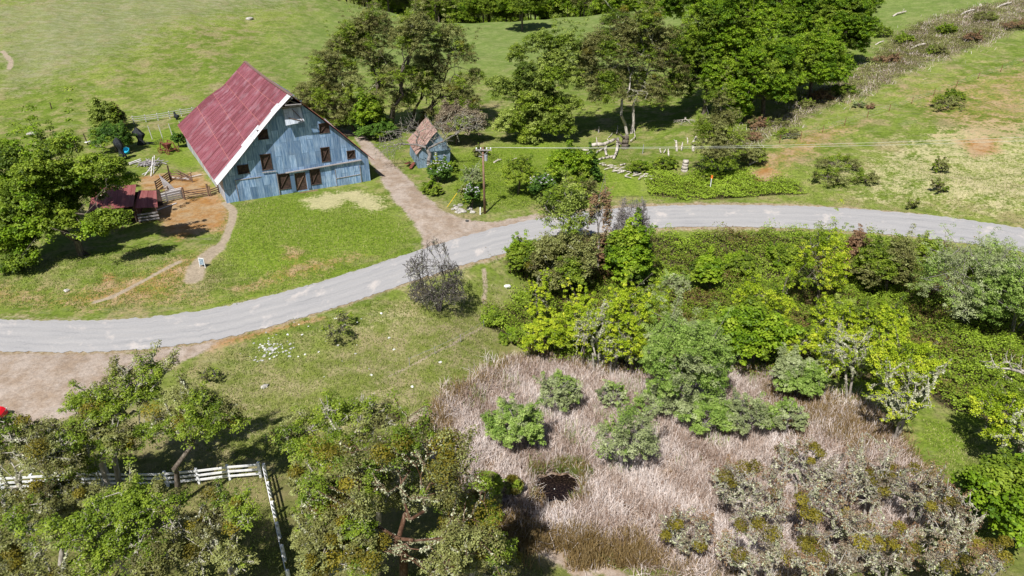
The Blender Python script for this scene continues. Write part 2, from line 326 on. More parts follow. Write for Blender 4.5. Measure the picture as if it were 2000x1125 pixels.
for c, nm in enumerate(["ground", "dirt_track", "footpath", "marsh_ground", "hills"]):
    f = fq[cls == c]; used, inv = np.unique(f.ravel(), return_inverse=True)
    me = mesh_np(nm, co[used], inv.reshape(-1, 4), GROUND, smooth=True)
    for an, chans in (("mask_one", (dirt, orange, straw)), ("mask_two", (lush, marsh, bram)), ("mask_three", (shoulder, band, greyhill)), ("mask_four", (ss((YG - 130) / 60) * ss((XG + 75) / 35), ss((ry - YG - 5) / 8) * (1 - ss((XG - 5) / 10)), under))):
        a = me.attributes.new(an, 'FLOAT_COLOR', 'POINT'); arr = np.ones((len(used), 4), np.float32)
        for i, ch in enumerate(chans): arr[:, i] = np.asarray(ch, np.float32).ravel()[used]
        a.data.foreach_set("color", arr.ravel())
    a = me.attributes.new("path_mask", 'FLOAT', 'POINT'); a.data.foreach_set("value", path.ravel()[used].astype(np.float32))
    tag(link(nm, me), kind='structure')
# wide skirt so that the land goes on past the modelled sheet
bm = bmesh.new()
for q, zq in (([(-4000, -600), (4000, -600), (4000, 7), (-4000, 7)], -4), ([(-4000, 7), (4000, 7), (4000, 4000), (-4000, 4000)], -30)): bm.faces.new([bm.verts.new((a, b, zq)) for a, b in q])
tag(fin("outer_land", bm, GROUND), kind='structure')

# road
def road_material():
    m, nt, b = newmat("old_asphalt", .9); L = nt.links.new
    uv = N(nt, "ShaderNodeUVMap", uv_map="uv"); mp = N(nt, "ShaderNodeMapping"); mp.inputs[3].default_value = (.12, 1.3, 1); L(uv.outputs[0], mp.inputs[0])
    def nz(src, sc, det=5):
        n = N(nt, "ShaderNodeTexNoise"); n.inputs["Scale"].default_value = sc; n.inputs["Detail"].default_value = det; n.inputs["Roughness"].default_value = .65; L(src, n.inputs[0]); return n.outputs[0]
    a, c, d = nz(mp.outputs[0], 1.5), nz(uv.outputs[0], .35), nz(uv.outputs[0], 5)
    r1 = ramp(nt, [(.3, (.245, .245, .25)), (.42, (.315, .313, .318)), (.7, (.36, .352, .348))]); L(a, r1.inputs[0])
    r2 = ramp(nt, [(.56, (0, 0, 0)), (.66, (1, 1, 1))]); L(c, r2.inputs[0])
    x = N(nt, "ShaderNodeMix", data_type='RGBA'); L(r2.outputs[0], x.inputs[0]); L(r1.outputs[0], x.inputs[6]); x.inputs[7].default_value = (.45, .42, .40, 1)
    r3 = ramp(nt, [(.3, (.9, .9, .9)), (.7, (1.06, 1.06, 1.06))]); L(d, r3.inputs[0])
    y = N(nt, "ShaderNodeMix", data_type='RGBA', blend_type='MULTIPLY'); y.inputs[0].default_value = 1; L(x.outputs[2], y.inputs[6]); L(r3.outputs[0], y.inputs[7])
    sx = N(nt, "ShaderNodeSeparateXYZ"); L(uv.outputs[0], sx.inputs[0]); sn = N(nt, "ShaderNodeMath", operation='SINE'); ml = N(nt, "ShaderNodeMath", operation='MULTIPLY'); ml.inputs[1].default_value = 4.19; L(sx.outputs[1], ml.inputs[0]); L(ml.outputs[0], sn.inputs[0])
    tr_ = N(nt, "ShaderNodeMapRange"); tr_.inputs[1].default_value = -1; tr_.inputs[2].default_value = 1; tr_.inputs[3].default_value = .965; tr_.inputs[4].default_value = 1.02; L(sn.outputs[0], tr_.inputs[0])
    hv = N(nt, "ShaderNodeHueSaturation"); L(tr_.outputs[0], hv.inputs["Value"]); L(y.outputs[2], hv.inputs["Color"]); L(hv.outputs[0], b.inputs["Base Color"])
    bp = N(nt, "ShaderNodeBump"); bp.inputs["Strength"].default_value = .3; bp.inputs["Distance"].default_value = .02; L(d, bp.inputs["Height"]); L(bp.outputs[0], b.inputs["Normal"])
    return m
ROADM = road_material()
def dens(P, n=8):
    t = np.arange(len(P)); tt = np.linspace(0, len(P) - 1, (len(P) - 1) * n + 1); return np.stack([np.interp(tt, t, P[:, i]) for i in range(3)], -1)
rt, rb = dens(RT), dens(RB); K = 9; n = len(rt)
jt = np.convolve(rng0.normal(0, .16, n), [.3, .4, .3], 'same'); jb = np.convolve(rng0.normal(0, .16, n), [.3, .4, .3], 'same')
dirv = (rt - rb); dirv /= np.linalg.norm(dirv, axis=1)[:, None]
rt2 = rt + dirv * jt[:, None]; rb2 = rb + dirv * jb[:, None]
tk = np.linspace(0, 1, K)[None, :, None]; P = rb2[:, None] * (1 - tk) + rt2[:, None] * tk
P[..., 2] = h(P[..., 0], P[..., 1]) + .035 + .03 * (1 - (2 * tk[..., 0] - 1) ** 2)
ii = np.arange(n * K).reshape(n, K)
rf = np.stack([ii[:-1, :-1], ii[1:, :-1], ii[1:, 1:], ii[:-1, 1:]], -1).reshape(-1, 4)
me = mesh_np("road", P.reshape(-1, 3), rf, ROADM, smooth=True)
uvl = me.uv_layers.new(name="uv"); along = np.concatenate([[0], np.cumsum(np.linalg.norm(np.diff((rt + rb) / 2, axis=0), axis=1))])
UVv = np.stack([np.repeat(along, K), np.tile(np.linspace(0, 6, K), n)], -1); uvl.data.foreach_set("uv", UVv[rf.ravel()].astype(np.float32).ravel())
tag(link("road", me), kind='structure')
# pond
pp = poly_px(POND); c = pp.mean(0); bm = bmesh.new(); zp = hz(*c) - .2
bm.faces.new([bm.verts.new((*(c + (q - c) * 1.35), zp)) for q in pp])
m, ntp, b = newmat("dark_pond_water", .12); tcn = N(ntp, "ShaderNodeTexNoise"); tcn.inputs["Scale"].default_value = 30; tcn.inputs["Detail"].default_value = 6
rp = ramp(ntp, [(.45, (.006, .004, .004)), (.62, (.025, .016, .012)), (.75, (.09, .06, .045))]); ntp.links.new(tcn.outputs[0], rp.inputs[0]); ntp.links.new(rp.outputs[0], b.inputs["Base Color"])
tag(fin("pond_water", bm, m), kind='structure')

# ------------------------------------------------------------------ plants
def leaf_quads(rng, P, nrm, size, asp=.62):
    n = len(P); nr = nrm / (np.linalg.norm(nrm, axis=1)[:, None] + 1e-9)
    a = rng.normal(size=(n, 3)); u = np.cross(nr, a); u /= np.linalg.norm(u, axis=1)[:, None] + 1e-9; v = np.cross(nr, u)
    s = (size * rng.uniform(.6, 1.35, n))[:, None]
    return np.stack([P + u * s, P + v * s * asp + nr * s * .15, P - u * s, P - v * s * asp + nr * s * .15], 1).reshape(-1, 3)
def crown_mesh(name, rng, clumps, rc, nleaf, size, mat, up=.85, flat=.8, tvar=.17, tb=.5):
    if isinstance(tb, np.ndarray): tb = np.repeat(tb, nleaf)
    k = len(clumps); D = rng.normal(size=(k, nleaf, 3)); D /= np.linalg.norm(D, axis=2)[..., None]
    D[..., 2] = np.where(D[..., 2] < -.25, -D[..., 2], D[..., 2])
    rr = rc * rng.uniform(.65, 1.35, k)[:, None, None] * rng.uniform(.25, 1, (k, nleaf, 1)) ** .6
    Pt = clumps[:, None] + D * rr * np.array([1, 1, flat]); Pt = Pt.reshape(-1, 3)
    nrm = (D * .75 + np.array([0, 0, up]) + rng.normal(size=D.shape) * .45).reshape(-1, 3)
    co = leaf_quads(rng, Pt, nrm, size)
    t = np.clip(tb + np.repeat(rng.normal(0, tvar, k), nleaf) + rng.normal(0, tvar * .7, k * nleaf), 0, 1)
    return mesh_np(name, co, np.arange(len(co)).reshape(-1, 4), mat, t)
def tubes(segs, sides=5):
    A = np.array([s[0] for s in segs], float); B = np.array([s[1] for s in segs], float); ra = np.array([s[2] for s in segs]); rb_ = np.array([s[3] for s in segs])
    d = B - A; d /= np.linalg.norm(d, axis=1)[:, None] + 1e-9
    ref = np.where(np.abs(d[:, 2:3]) > .9, np.array([[1., 0, 0]]), np.array([[0, 0, 1.]])); u = np.cross(d, ref); u /= np.linalg.norm(u, axis=1)[:, None]; v = np.cross(d, u)
    an = np.arange(sides) * 2 * math.pi / sides; ring = u[:, None] * np.cos(an)[None, :, None] + v[:, None] * np.sin(an)[None, :, None]
    co = np.concatenate([A[:, None] + ring * ra[:, None, None], B[:, None] + ring * rb_[:, None, None]], 1)
    m = len(segs); base = (np.arange(m) * 2 * sides)[:, None]; i = np.arange(sides); j = (i + 1) % sides
    f = np.stack([base + i, base + j, base + sides + j, base + sides + i], -1).reshape(-1, 4)
    return co.reshape(-1, 3), f
def branches(rng, pts, node, r, segs, jit=.12, stop=1, rmin=.012, f=.42, lvl=0):
    c = pts.mean(0); n = len(pts)
    if n <= stop or lvl > 16:
        for p in pts[:1]: segs.append((node, p, r, rmin))
        return
    tgt = node + (c - node) * f; L = np.linalg.norm(tgt - node)
    mid = (node + tgt) / 2 + rng.normal(0, jit * L, 3); tgt = tgt + rng.normal(0, jit * .6 * L, 3)
    r2 = max(r * .86, rmin); segs.append((node, mid, r, (r + r2) / 2)); segs.append((mid, tgt, (r + r2) / 2, r2))
    q = pts - c; ax = q[rng.integers(n)] + rng.normal(0, .1, 3); s = q @ ax; cut = np.quantile(s, rng.uniform(.35, .65)); A, B = pts[s <= cut], pts[s > cut]
    for g in (A, B):
        if len(g): branches(rng, g, tgt, max(r2 * (len(g) / n) ** .42, rmin), segs, jit, stop, rmin, f, lvl + 1)
def lichen_mesh(rng, segs, n, size, hang=.0, rmax=.3, name="lichen", clus=False):
    A = np.array([s[0] for s in segs]); B = np.array([s[1] for s in segs]); rr = np.array([s[2] for s in segs])
    ln = np.linalg.norm(B - A, axis=1) * (rr < rmax); ln = ln * rng.random(len(ln)) ** 3 * (1 + 6 * (rr > .03)) if clus else ln; pr = ln / ln.sum(); k = rng.choice(len(segs), n, p=pr); t = rng.random(n)[:, None]
    P = A[k] * (1 - t) + B[k] * t + rng.normal(0, size * .5, (n, 3)); P[:, 2] -= rng.random(n) * hang
    co = leaf_quads(rng, P, rng.normal(size=(n, 3)) + np.array([0, -.2, .3]), size, .5)
    return mesh_np(name, co, np.arange(len(co)).reshape(-1, 4), LM['lichen'], rng.random(n))
def lobes_auto(rng, c, rx, ry, rz, n, lr):
    out = []
    for i in range(n):
        th = 2 * math.pi * (i * .618 + rng.uniform(-.08, .08)); ph = math.asin(max(-1, min(1, -.45 + 1.4 * (i + .5) / n))); k = 1 - lr * rng.uniform(.75, 1.0)
        out.append((c + np.array([math.cos(th) * math.cos(ph) * rx * k, math.sin(th) * math.cos(ph) * ry * k, math.sin(ph) * rz * k]), lr * rng.uniform(.75, 1.2) * np.array([rx, ry, rz])))
    return out
DENS = 2.1
SP = dict(  # leaf material, clump radius, leaves per clump, leaf size, clump density, lobe size, lobes, twig detail, shoots
 bright=dict(mat='bright', rc=.55, nl=62, ls=.13, dn=1.3, lr=.33, nlb=20, mix=('oak', .3), sh=.6),
 oak=dict(mat='oak', rc=.55, nl=56, ls=.125, dn=1.5, lr=.33, nlb=20, mix=('bright', .3), sh=.6),
 lime=dict(mat='lime', rc=.55, nl=56, ls=.12, dn=1.6, lr=.35, nlb=18, mix=('oak', .3), sh=.6),
 moss=dict(mat='moss', rc=.5, nl=46, ls=.095, dn=1.35, lr=.32, nlb=20, mix=('oak', .4), lich=8000, gold=.05, lsz=.09, sh=1, clus=1),
 grey=dict(mat='grey', rc=.55, nl=48, ls=.105, dn=1.8, lr=.36, nlb=18, mix=('oak', .25), lich=6500, lsz=.08, sh=1),
 maple=dict(mat='maple', rc=.32, nl=42, ls=.068, dn=.72, lr=.25, nlb=24, mix=('oak', .3), sh=3),
 willow=dict(mat='willow', rc=.34, nl=58, ls=.06, dn=1.0, lr=.27, nlb=28, mix=('sage', .35), sh=3.0),
 sage=dict(mat='sage', rc=.34, nl=36, ls=.055, dn=.6, lr=.27, nlb=24, mix=('willow', .35), sh=4),
 dark=dict(mat='dark', rc=.38, nl=54, ls=.085, dn=1.2, lr=.38, nlb=14, mix=('oak', .2), sh=1),
 bush=dict(mat='oak', rc=.34, nl=48, ls=.075, dn=.9, lr=.32, nlb=16, mix=('bright', .3), sh=1.6),
 brown=dict(mat='brown', rc=.36, nl=38, ls=.07, dn=1.0, lr=.36, nlb=12, mix=('moss', .35), sh=1.6),
 olive=dict(mat='moss', rc=.36, nl=38, ls=.075, dn=1.0, lr=.34, nlb=14, mix=('oak', .45), sh=1.6),
 near=dict(mat='oak', rc=.35, nl=50, ls=.06, dn=1.5, lr=.3, nlb=24, mix=('moss', .35), lich=9000, gold=.05, tw=1.0, sh=.8, lsz=.065, clus=1, jit=.2),
 nearm=dict(mat='moss', rc=.35, nl=42, ls=.056, dn=1.3, lr=.3, nlb=24, mix=('oak', .33), lich=16000, gold=.12, tw=1.0, sh=.8, lsz=.07, clus=1, jit=.2),
 thick=dict(mat='grey', rc=.30, nl=13, ls=.045, dn=.34, lr=.26, nlb=22, mix=('brown', .5), lich=5200, gold=.10, tw=1.0, sh=4, lsz=.075, jit=.3, rmin=.018, clus=1),
 lichen=dict(mat='maple', rc=.3, nl=22, ls=.06, dn=.3, lr=.26, nlb=20, lich=9000, gold=0, tw=1.0, sh=2, lsz=.085, jit=.26, rmin=.02, clus=1),
)
def crown_box(base, bx):
    x0, y0, x1, y1 = bx; Y = base[1]; xm = (x0 + x1) / 2
    a, b = on_plane(x0, (y0 + y1) / 2, Y), on_plane(x1, (y0 + y1) / 2, Y); t, u = on_plane(xm, y0, Y), on_plane(xm, y1, Y)
    rx = (b.x - a.x) / 2; hv = (t.z - u.z) / 2; cz = (t.z + u.z) / 2
    an = PITCH + math.atan(((y0 + y1) / 2 - 562.5) / F); ta = math.tan(an)
    ry = min(.85 * rx, .78 * hv / ta); rz = math.sqrt(max(hv * hv - (ry * ta) ** 2, (.35 * hv) ** 2))
    return np.array([(a.x + b.x) / 2, Y, cz]), rx, ry, rz
def plant(name, label, cat, kind, base, bx, seed, group=None, trunk=None, bark=BARK, lobes=None, dn=1, lich=None, forks=1, bare=False, extra=None, dy=0, tb=.5, gold=None, pts=None, nlf=1.0, fhk=1.0):
    rng = np.random.default_rng(seed); sp = SP[kind]
    B = at(*base); base3 = np.array(B); c, rx, ry, rz = crown_box(base3, bx); c[1] += dy
    c[2] = max(c[2], base3[2] + rz * .55)
    if lobes:
        lb = []
        for (lx, ly, lrp, off) in lobes:
            q = on_plane(lx, ly, base3[1] + off); k = px2m(q) * lrp * (1.12 if sp.get('tw') else 1.06); cj = rng.normal(0, .12, 3) * k; lb.append((np.array(q) + cj, np.array([k, k * .9, k * .8]) * rng.uniform(.85, 1.1, 3)))
    else: lb = lobes_auto(rng, c, rx, ry, rz, max(5, int(sp['nlb'] * (1 if rx > 1.5 else .6))), sp['lr'])
    rc = sp['rc'] * min(1, max(.4, rx / 3)); cl = []
    for (lc, lrad) in lb:
        area = 4 * math.pi * (np.prod(lrad) ** (2 / 3)); k = max(6, int(area * .62 / (math.pi * rc * rc) * sp['dn'] * dn * DENS))
        D = rng.normal(size=(k, 3)); D /= np.linalg.norm(D, axis=1)[:, None]; D[:, 2] = np.where(D[:, 2] < -.6, -D[:, 2], D[:, 2])
        cl.append(lc + D * lrad * rng.uniform(.5, 1.08, (k, 1)) + rng.normal(0, rc * .35, (k, 3)))
    li = np.concatenate([np.full(len(c_), j) for j, c_ in enumerate(cl)]); ltint = rng.normal(0, .13, len(lb)); cl = np.concatenate(cl)
    if sp.get('sh') and not bare:                    # upright shoots and sprays that break the outline
        ns = int(sp['sh'] * max(2, rx * 2.2)); cen = cl.mean(0); top = np.argsort(-(cl[:, 2] + rng.normal(0, rz * .5, len(cl))))[:max(ns * 3, 8)]; ex, el = [], []
        for j in rng.choice(top, min(ns, len(top)), replace=False):
            v = cl[j] - cen; v /= np.linalg.norm(v) + 1e-6; v = v * .6 + np.array([0, 0, .8]) + rng.normal(0, .25, 3); L_ = rng.uniform(.18, .5) * max(rz, .8)
            for t_ in np.linspace(.15, 1, 5): ex.append(cl[j] + v * L_ * t_ + rng.normal(0, .06, 3)); el.append(li[j])
        cl = np.concatenate([cl, np.array(ex)]); li = np.concatenate([li, el])
    gz = h(cl[:, 0], cl[:, 1]); cl[:, 2] = np.maximum(cl[:, 2], gz + rc * .4)
    root = empty(name, tuple(base3)); tag(root, label, cat, group)
    loc = cl - base3; o3 = np.zeros(3)
    # branches
    segs = []; tr = trunk or max(.05, .045 * rx + .05); sub = loc if bare or sp.get('tw') else loc[rng.permutation(len(loc))[:max(30, min(len(loc), 260))]]
    hh = loc[:, 2].max(); fh = max(.08, min(.28 * hh, (loc[:, 2].min() + .3))) * fhk
    for k in range(forks):
        a = 2 * math.pi * (k + rng.random() * .5) / forks; o = np.array([math.cos(a), math.sin(a), 0]) * tr * (1.6 if forks > 1 else 0)
        g = sub if forks == 1 else sub[np.argsort((sub[:, :2] @ o[:2]))[-max(8, int(len(sub) / forks * 1.4)):]]
        node = o + np.array([rng.normal(0, .06 * fh), rng.normal(0, .06 * fh), fh]) + .18 * (g.mean(0) * np.array([1, 1, 0]))
        rr = tr if forks == 1 else tr * .7
        segs.append((o * .8 - np.array([0, 0, .3]), o * 1.0 + np.array([0, 0, .12]), rr * 1.5, rr * 1.12)); segs.append((o + np.array([0, 0, .12]), node, rr * 1.12, rr * .92))
        branches(rng, g, node, rr * .92, segs, sp.get('jit', .15), 1 if (bare or sp.get('tw')) else 2, rmin=sp.get('rmin', .015 if bare else .022))
    tc, tf = tubes(segs); link("trunk", mesh_np("trunk", tc, tf, bark, smooth=True), root)
    if not bare:
        pick = rng.random(len(loc)); mixk = sp.get('mix')
        keep = loc; tbk = tb + ltint[li]
        gf = sp.get('gold', 0) if gold is None else gold
        if mixk:
            # mixed leaf colours gather in patches of the crown
            fld = np.sin(loc[:, 0] * 1.1 + seed) + np.sin(loc[:, 2] * 1.3 + seed * 2) + np.sin(loc[:, 1] * 1.2) + rng.normal(0, .5, len(loc))
            sel = fld > np.quantile(fld, 1 - mixk[1]); other = loc[sel]; keep = loc[~sel]; tbo = (tb + ltint[li])[sel]; tbk = (tb + ltint[li])[~sel]
            if len(other): link("foliage", crown_mesh("foliage", rng, other, rc, int(sp['nl'] * nlf), sp['ls'], LM[mixk[0]], tb=tbo), root)
        link("crown", crown_mesh("crown", rng, keep, rc, int(sp['nl'] * nlf), sp['ls'], LM[sp['mat']], tb=tbk), root)
        if gf:
            k = max(2, int(gf * 100 * (rx / 4) ** 1)); g = loc[rng.choice(len(loc), min(k, len(loc)), replace=False)] + np.array([0, 0, .15])
            tag(link("mistletoe", crown_mesh("mistletoe", rng, g, .8 if rx > 3 else .5, 320, .06, LM['gold'], up=.2, flat=1), root), kind="stuff")
    nl = sp.get('lich', 0) if lich is None else lich
    if nl: tag(link("lichen", lichen_mesh(rng, segs, nl, sp.get("lsz", .065), .3 if not sp.get("clus") else .12, clus=bool(sp.get("clus"))), root), kind="stuff")
    if extra == 'flower':
        g = loc[loc[:, 2] > np.quantile(loc[:, 2], .45)]; g = g[rng.choice(len(g), max(4, len(g) // 3), replace=False)]
        link("blossom", crown_mesh("blossom", rng, g + np.array([0, -.05, .15]), rc * .6, 22, .055, LM['flower']), root)
    return root
def P_(*a, **k): return plant(*a, **k)
# big oak over the red-roofed shed
P_("oak_tree", "large dark green oak with leaning pale trunk, spreading over the small red-roofed shed", "tree", 'oak', (168, 500), (-15, 285, 320, 545), 11, trunk=.42, dn=1.7,
   lobes=[(20, 330, 34, 2), (75, 340, 40, 0), (130, 345, 34, 2), (185, 330, 30, 1), (225, 325, 22, 0), (40, 395, 46, -1), (100, 400, 44, 1), (20, 455, 40, -2), (75, 450, 34, -2), (45, 505, 26, -3), (25, 525, 18, -3), (5, 380, 40, 0),
          (170, 375, 26, 3), (200, 435, 24, -2), (235, 425, 18, -2), (175, 450, 20, -3), (130, 290, 26, 5), (215, 360, 18, 2), (250, 350, 12, 1), (130, 400, 26, 2), (15, 300, 30, 6), (95, 300, 24, 6), (60, 365, 42, 2), (120, 440, 30, -1), (50, 420, 44, 0), (25, 480, 34, -2), (110, 360, 34, 1)], lich=1500, tb=.36)
# grey mossy oaks behind the barn
g = "mossy oaks behind the barn and the leaning shed"
P_("oak_tree", "mossy grey-green oak just behind the barn's right roof slope, with a thin pale trunk", "tree", 'moss', (706, 262), (592, 70, 745, 262), 21, g, .32, BARK,
   lobes=[(680, 70, 34, 0), (640, 130, 36, -1), (612, 190, 30, 0), (655, 190, 34, -2), (700, 120, 34, 1), (625, 235, 22, -1), (670, 235, 26, -2), (690, 165, 28, -1), (720, 50, 28, 2), (655, 95, 26, 3), (635, 165, 34, 1), (665, 140, 30, 0), (690, 210, 26, -1), (648, 215, 28, 0), (700, 80, 28, 3), (606, 215, 20, 1), (628, 200, 26, -1), (690, 235, 24, 1), (645, 248, 22, 0)], forks=2, lich=5000)
P_("oak_tree", "tall mossy oak with several dark upright trunks, in the middle of the mossy group", "tree", 'moss', (757, 262), (690, 22, 850, 240), 22, g, .45, BARK,
   lobes=[(745, 45, 30, 1), (800, 50, 34, 0), (770, 90, 36, 0), (730, 100, 26, -1), (815, 100, 30, 1), (710, 60, 26, 2), (765, 150, 26, -2), (840, 70, 24, 2), (790, 150, 22, 1), (690, 95, 28, 2), (735, 200, 24, -2), (800, 190, 20, 2), (745, 140, 30, 2), (820, 55, 28, 3), (785, 205, 24, 1), (750, 175, 26, 2), (815, 145, 26, 1)], forks=4, lich=5000)
P_("oak_tree", "mossy oak with dark forking limbs, nearest the round lime-green tree in the mossy group", "tree", 'moss', (805, 250), (760, 45, 940, 240), 23, g, .4, BARK,
   lobes=[(880, 75, 30, 0), (900, 115, 28, 0), (850, 130, 28, -1), (905, 165, 26, -1), (870, 190, 24, -2), (830, 170, 22, -2), (920, 205, 22, -2), (885, 225, 22, -3), (820, 120, 24, 2), (845, 230, 20, -1), (860, 95, 28, 1), (925, 150, 20, 1), (840, 160, 28, 0), (905, 195, 26, -1)], forks=3, lich=4000)
P_("sapling_tree", "small bright green tree among the mossy trunks behind the barn", "tree", 'bright', (722, 268), (692, 182, 752, 265), 24, None, .08)
P_("bush", "low dark green bush in the shade right of the barn's back corner", "bush", 'dark', (735, 270), (690, 232, 775, 275), 25)
P_("bush", "grey-green bush tangled with dead twigs behind the leaning shed", "bush", 'grey', (892, 282), (848, 208, 948, 275), 26, lich=2500)
P_("oak_tree", "round lime-green oak standing alone on the meadow slope", "tree", 'lime', (1055, 268), (950, 65, 1145, 275), 31, None, .34,
   lobes=[(1055, 90, 30, 1), (1105, 100, 28, 1), (1010, 110, 22, 2), (1030, 150, 32, 0), (1080, 150, 34, -1), (1120, 150, 22, 0), (985, 185, 28, -1), (1035, 205, 32, -2), (1085, 210, 32, -2), (1120, 205, 20, -1), (1000, 235, 24, -3), (1060, 245, 26, -3), (1105, 240, 20, -2), (970, 165, 18, 0), (1050, 190, 36, 0), (1090, 130, 34, 1), (1020, 175, 30, 1), (1075, 235, 32, -1), (1020, 235, 28, -1), (990, 252, 24, -2), (1038, 262, 24, -3), (1090, 258, 24, -3), (1050, 225, 34, 0)])
P_("oak_tree", "grey-green mossy oak with a forked white trunk at the near edge of the grove", "tree", 'moss', (1228, 262), (1125, 20, 1345, 205), 32, None, .42, PALE,
   lobes=[(1200, 55, 34, 2), (1250, 50, 36, 2), (1300, 75, 32, 1), (1165, 110, 34, 0), (1215, 110, 36, -1), (1265, 115, 36, -1), (1310, 130, 28, 0), (1150, 165, 22, -1), (1190, 165, 26, -2), (1290, 175, 24, -2), (1240, 150, 26, 1), (1180, 80, 36, 1), (1230, 80, 40, 0), (1280, 95, 36, 2), (1150, 140, 30, 1), (1210, 150, 30, 1), (1300, 110, 30, -1), (1315, 160, 22, 0), (1260, 60, 34, -1), (1170, 160, 26, 1), (1165, 188, 22, 0), (1198, 186, 24, -3), (1282, 192, 24, -2), (1312, 182, 22, 0), (1250, 180, 28, 1), (1145, 120, 24, 2), (1330, 150, 22, 0)], forks=2, lich=9000, tb=.4, fhk=.32, dn=1.15)
# the bright grove
g = "bright green oaks of the grove"
for i, (base, bx, lab, k, lb) in enumerate([
    ((1375, 222), (1310, 50, 1440, 235), "bright oak of the grove whose low crown sits beside the white-trunked tree", 'oak', None),
    ((1425, 215), (1330, -20, 1500, 160), "bright rounded oak in the middle front of the grove", 'bright', None),
    ((1490, 232), (1390, 70, 1560, 235), "bright green oak hanging lowest along the shaded front of the grove", 'bright', None),
    ((1580, 190), (1480, 60, 1660, 200), "bright green oak at the downhill right corner of the grove", 'bright', None),
    ((1610, 130), (1520, -20, 1700, 140), "bright green oak on the grove's edge facing the grassy slope", 'bright', None),
    ((1500, 120), (1420, -50, 1590, 110), "tall green oak behind the front crowns of the grove", 'bright', None),
    ((1260, 100), (1160, -40, 1330, 50), "bright green oak behind the white-trunked tree", 'bright', None),
    ((1370, 110), (1280, -50, 1440, 70), "green oak at the back of the grove above the middle crowns", 'bright', None),
    ((1660, 50), (1580, -60, 1720, 55), "dark green oak at the top edge of the photo beside the open slope", 'oak', None),
    ((1470, 40), (1400, -70, 1560, 20), "distant green oak at the very top behind the grove", 'oak', None)]):
    P_("oak_tree", lab, "tree", k, base, bx, 40 + i, g, .38, lich=600, tb=.42)
P_("bush", "small green bush under the grove beside the olive conifer", "bush", 'bright', (1455, 240), (1420, 188, 1470, 240), 55)
P_("willow_tree", "sparse olive-grey conifer-like tree with grey twigs in front of the grove", "tree", 'olive', (1402, 338), (1350, 175, 1455, 335), 56, None, .16, TWIG, lobes=[(1400, 200, 22, 0), (1405, 235, 30, 0), (1385, 240, 28, 0), (1425, 235, 24, 0), (1380, 285, 32, -1), (1425, 285, 32, -1), (1405, 315, 34, -2), (1400, 265, 30, 0)], lich=500, dn=1.5)
P_("bush", "olive bush on the slope to the right of the conifer-like tree", "bush", 'olive', (1465, 322), (1435, 285, 1500, 325), 57)
# trees beyond the meadow's crest
rf = np.random.default_rng(77); proto = []
for k, (kind, lab) in enumerate([('oak', "distant green oak in the dense wood beyond the meadow crest"), ('moss', "distant olive-brown oak in the wood beyond the meadow crest"), ('dark', "distant dark green tree in the wood beyond the meadow crest")]):
    t = P_("woodland_tree", lab, "tree", {'dark': 'oak', 'oak': 'bright'}.get(kind, kind), (900 + 60 * k, 60), (850 + 60 * k, -30, 950 + 60 * k, 40), 80 + k, "trees beyond the meadow crest", .3, lich=0, gold=0, nlf=.7); proto.append(t)
def copy_tree(o, parent=None):
    c = o.copy(); COL.objects.link(c); c.parent = parent
    for ch in list(o.children): copy_tree(ch, c)
    return c
kk = 0
for row, Y0 in enumerate((262, 276, 292, 312)):
    for i in range(24):
        x = -62 + i * 8.9 + rf.uniform(-3, 3) + (row % 2) * 6; y = Y0 + rf.uniform(-4, 4) + 8 * ss((-45 - x) / 20)
        k = int(rf.integers(3)); t = proto[k] if kk < 3 and k == kk else copy_tree(proto[k]); 
        if kk < 3: k = kk; t = proto[kk]
        kk += 1
        t.location = (x, y, hz(x, y)); s = rf.uniform(.75, 1.25); t.scale = (s, s, s * rf.uniform(.9, 1.15)); t.rotation_euler = (0, 0, rf.uniform(0, 6.28))
rg = random.Random(12)
GB = [("low brown bush in the lower gully above the iron posts", 1462, 268, 'brown'), ("olive bush in the gully below the grove's front", 1510, 240, 'olive'), ("tangled olive bush halfway up the gully", 1575, 205, 'olive'), ("brown bush beside the halfway olive one in the gully", 1608, 188, 'brown'), ("green bush in the gully right of the grove's corner", 1650, 178, 'bush'), ("grey-brown bush in the gully by the twisted stump's left", 1735, 118, 'brown'),
      ("green bush behind the twisted bleached stump", 1768, 78, 'bush'), ("olive bush right of the twisted bleached stump", 1830, 100, 'olive'), ("green bush on the upper gully's near edge", 1850, 60, 'bush'), ("brown bush on the upper gully's near edge", 1900, 75, 'brown'), ("olive bush near the bleached wood at the top right", 1925, 35, 'olive'), ("brown bush at the right end of the gully", 1985, 50, 'brown'), ("small green bush on the grass left of the upper gully", 1725, 65, 'bush'), ("small olive bush where the gully narrows", 1540, 262, 'olive')]
for i, (lab, x, y, k) in enumerate(GB):
    c = rg.uniform(18, 34); d = rg.uniform(8, 13); P_("bush", lab, "bush", k, (x, y + d * .5), (x - c, y - d, x + c, y + d), 600 + i, dn=.7)
# by the netting
P_("bush", "yellow-green bushy sapling above the dark brambles left of the netted garden", "bush", 'lime', (206, 262), (180, 198, 232, 262), 61)
P_("bush", "small brown bush beside the yellow-green sapling by the white rail fence", "bush", 'brown', (226, 255), (208, 206, 246, 256), 62)
P_("bush", "dark green bramble bush between the netting and the yellow-green sapling", "bush", 'dark', (228, 296), (178, 242, 262, 300), 63)
P_("bush", "low dark bush under the barn's far left eave", "bush", 'dark', (350, 288), (338, 258, 362, 290), 64)
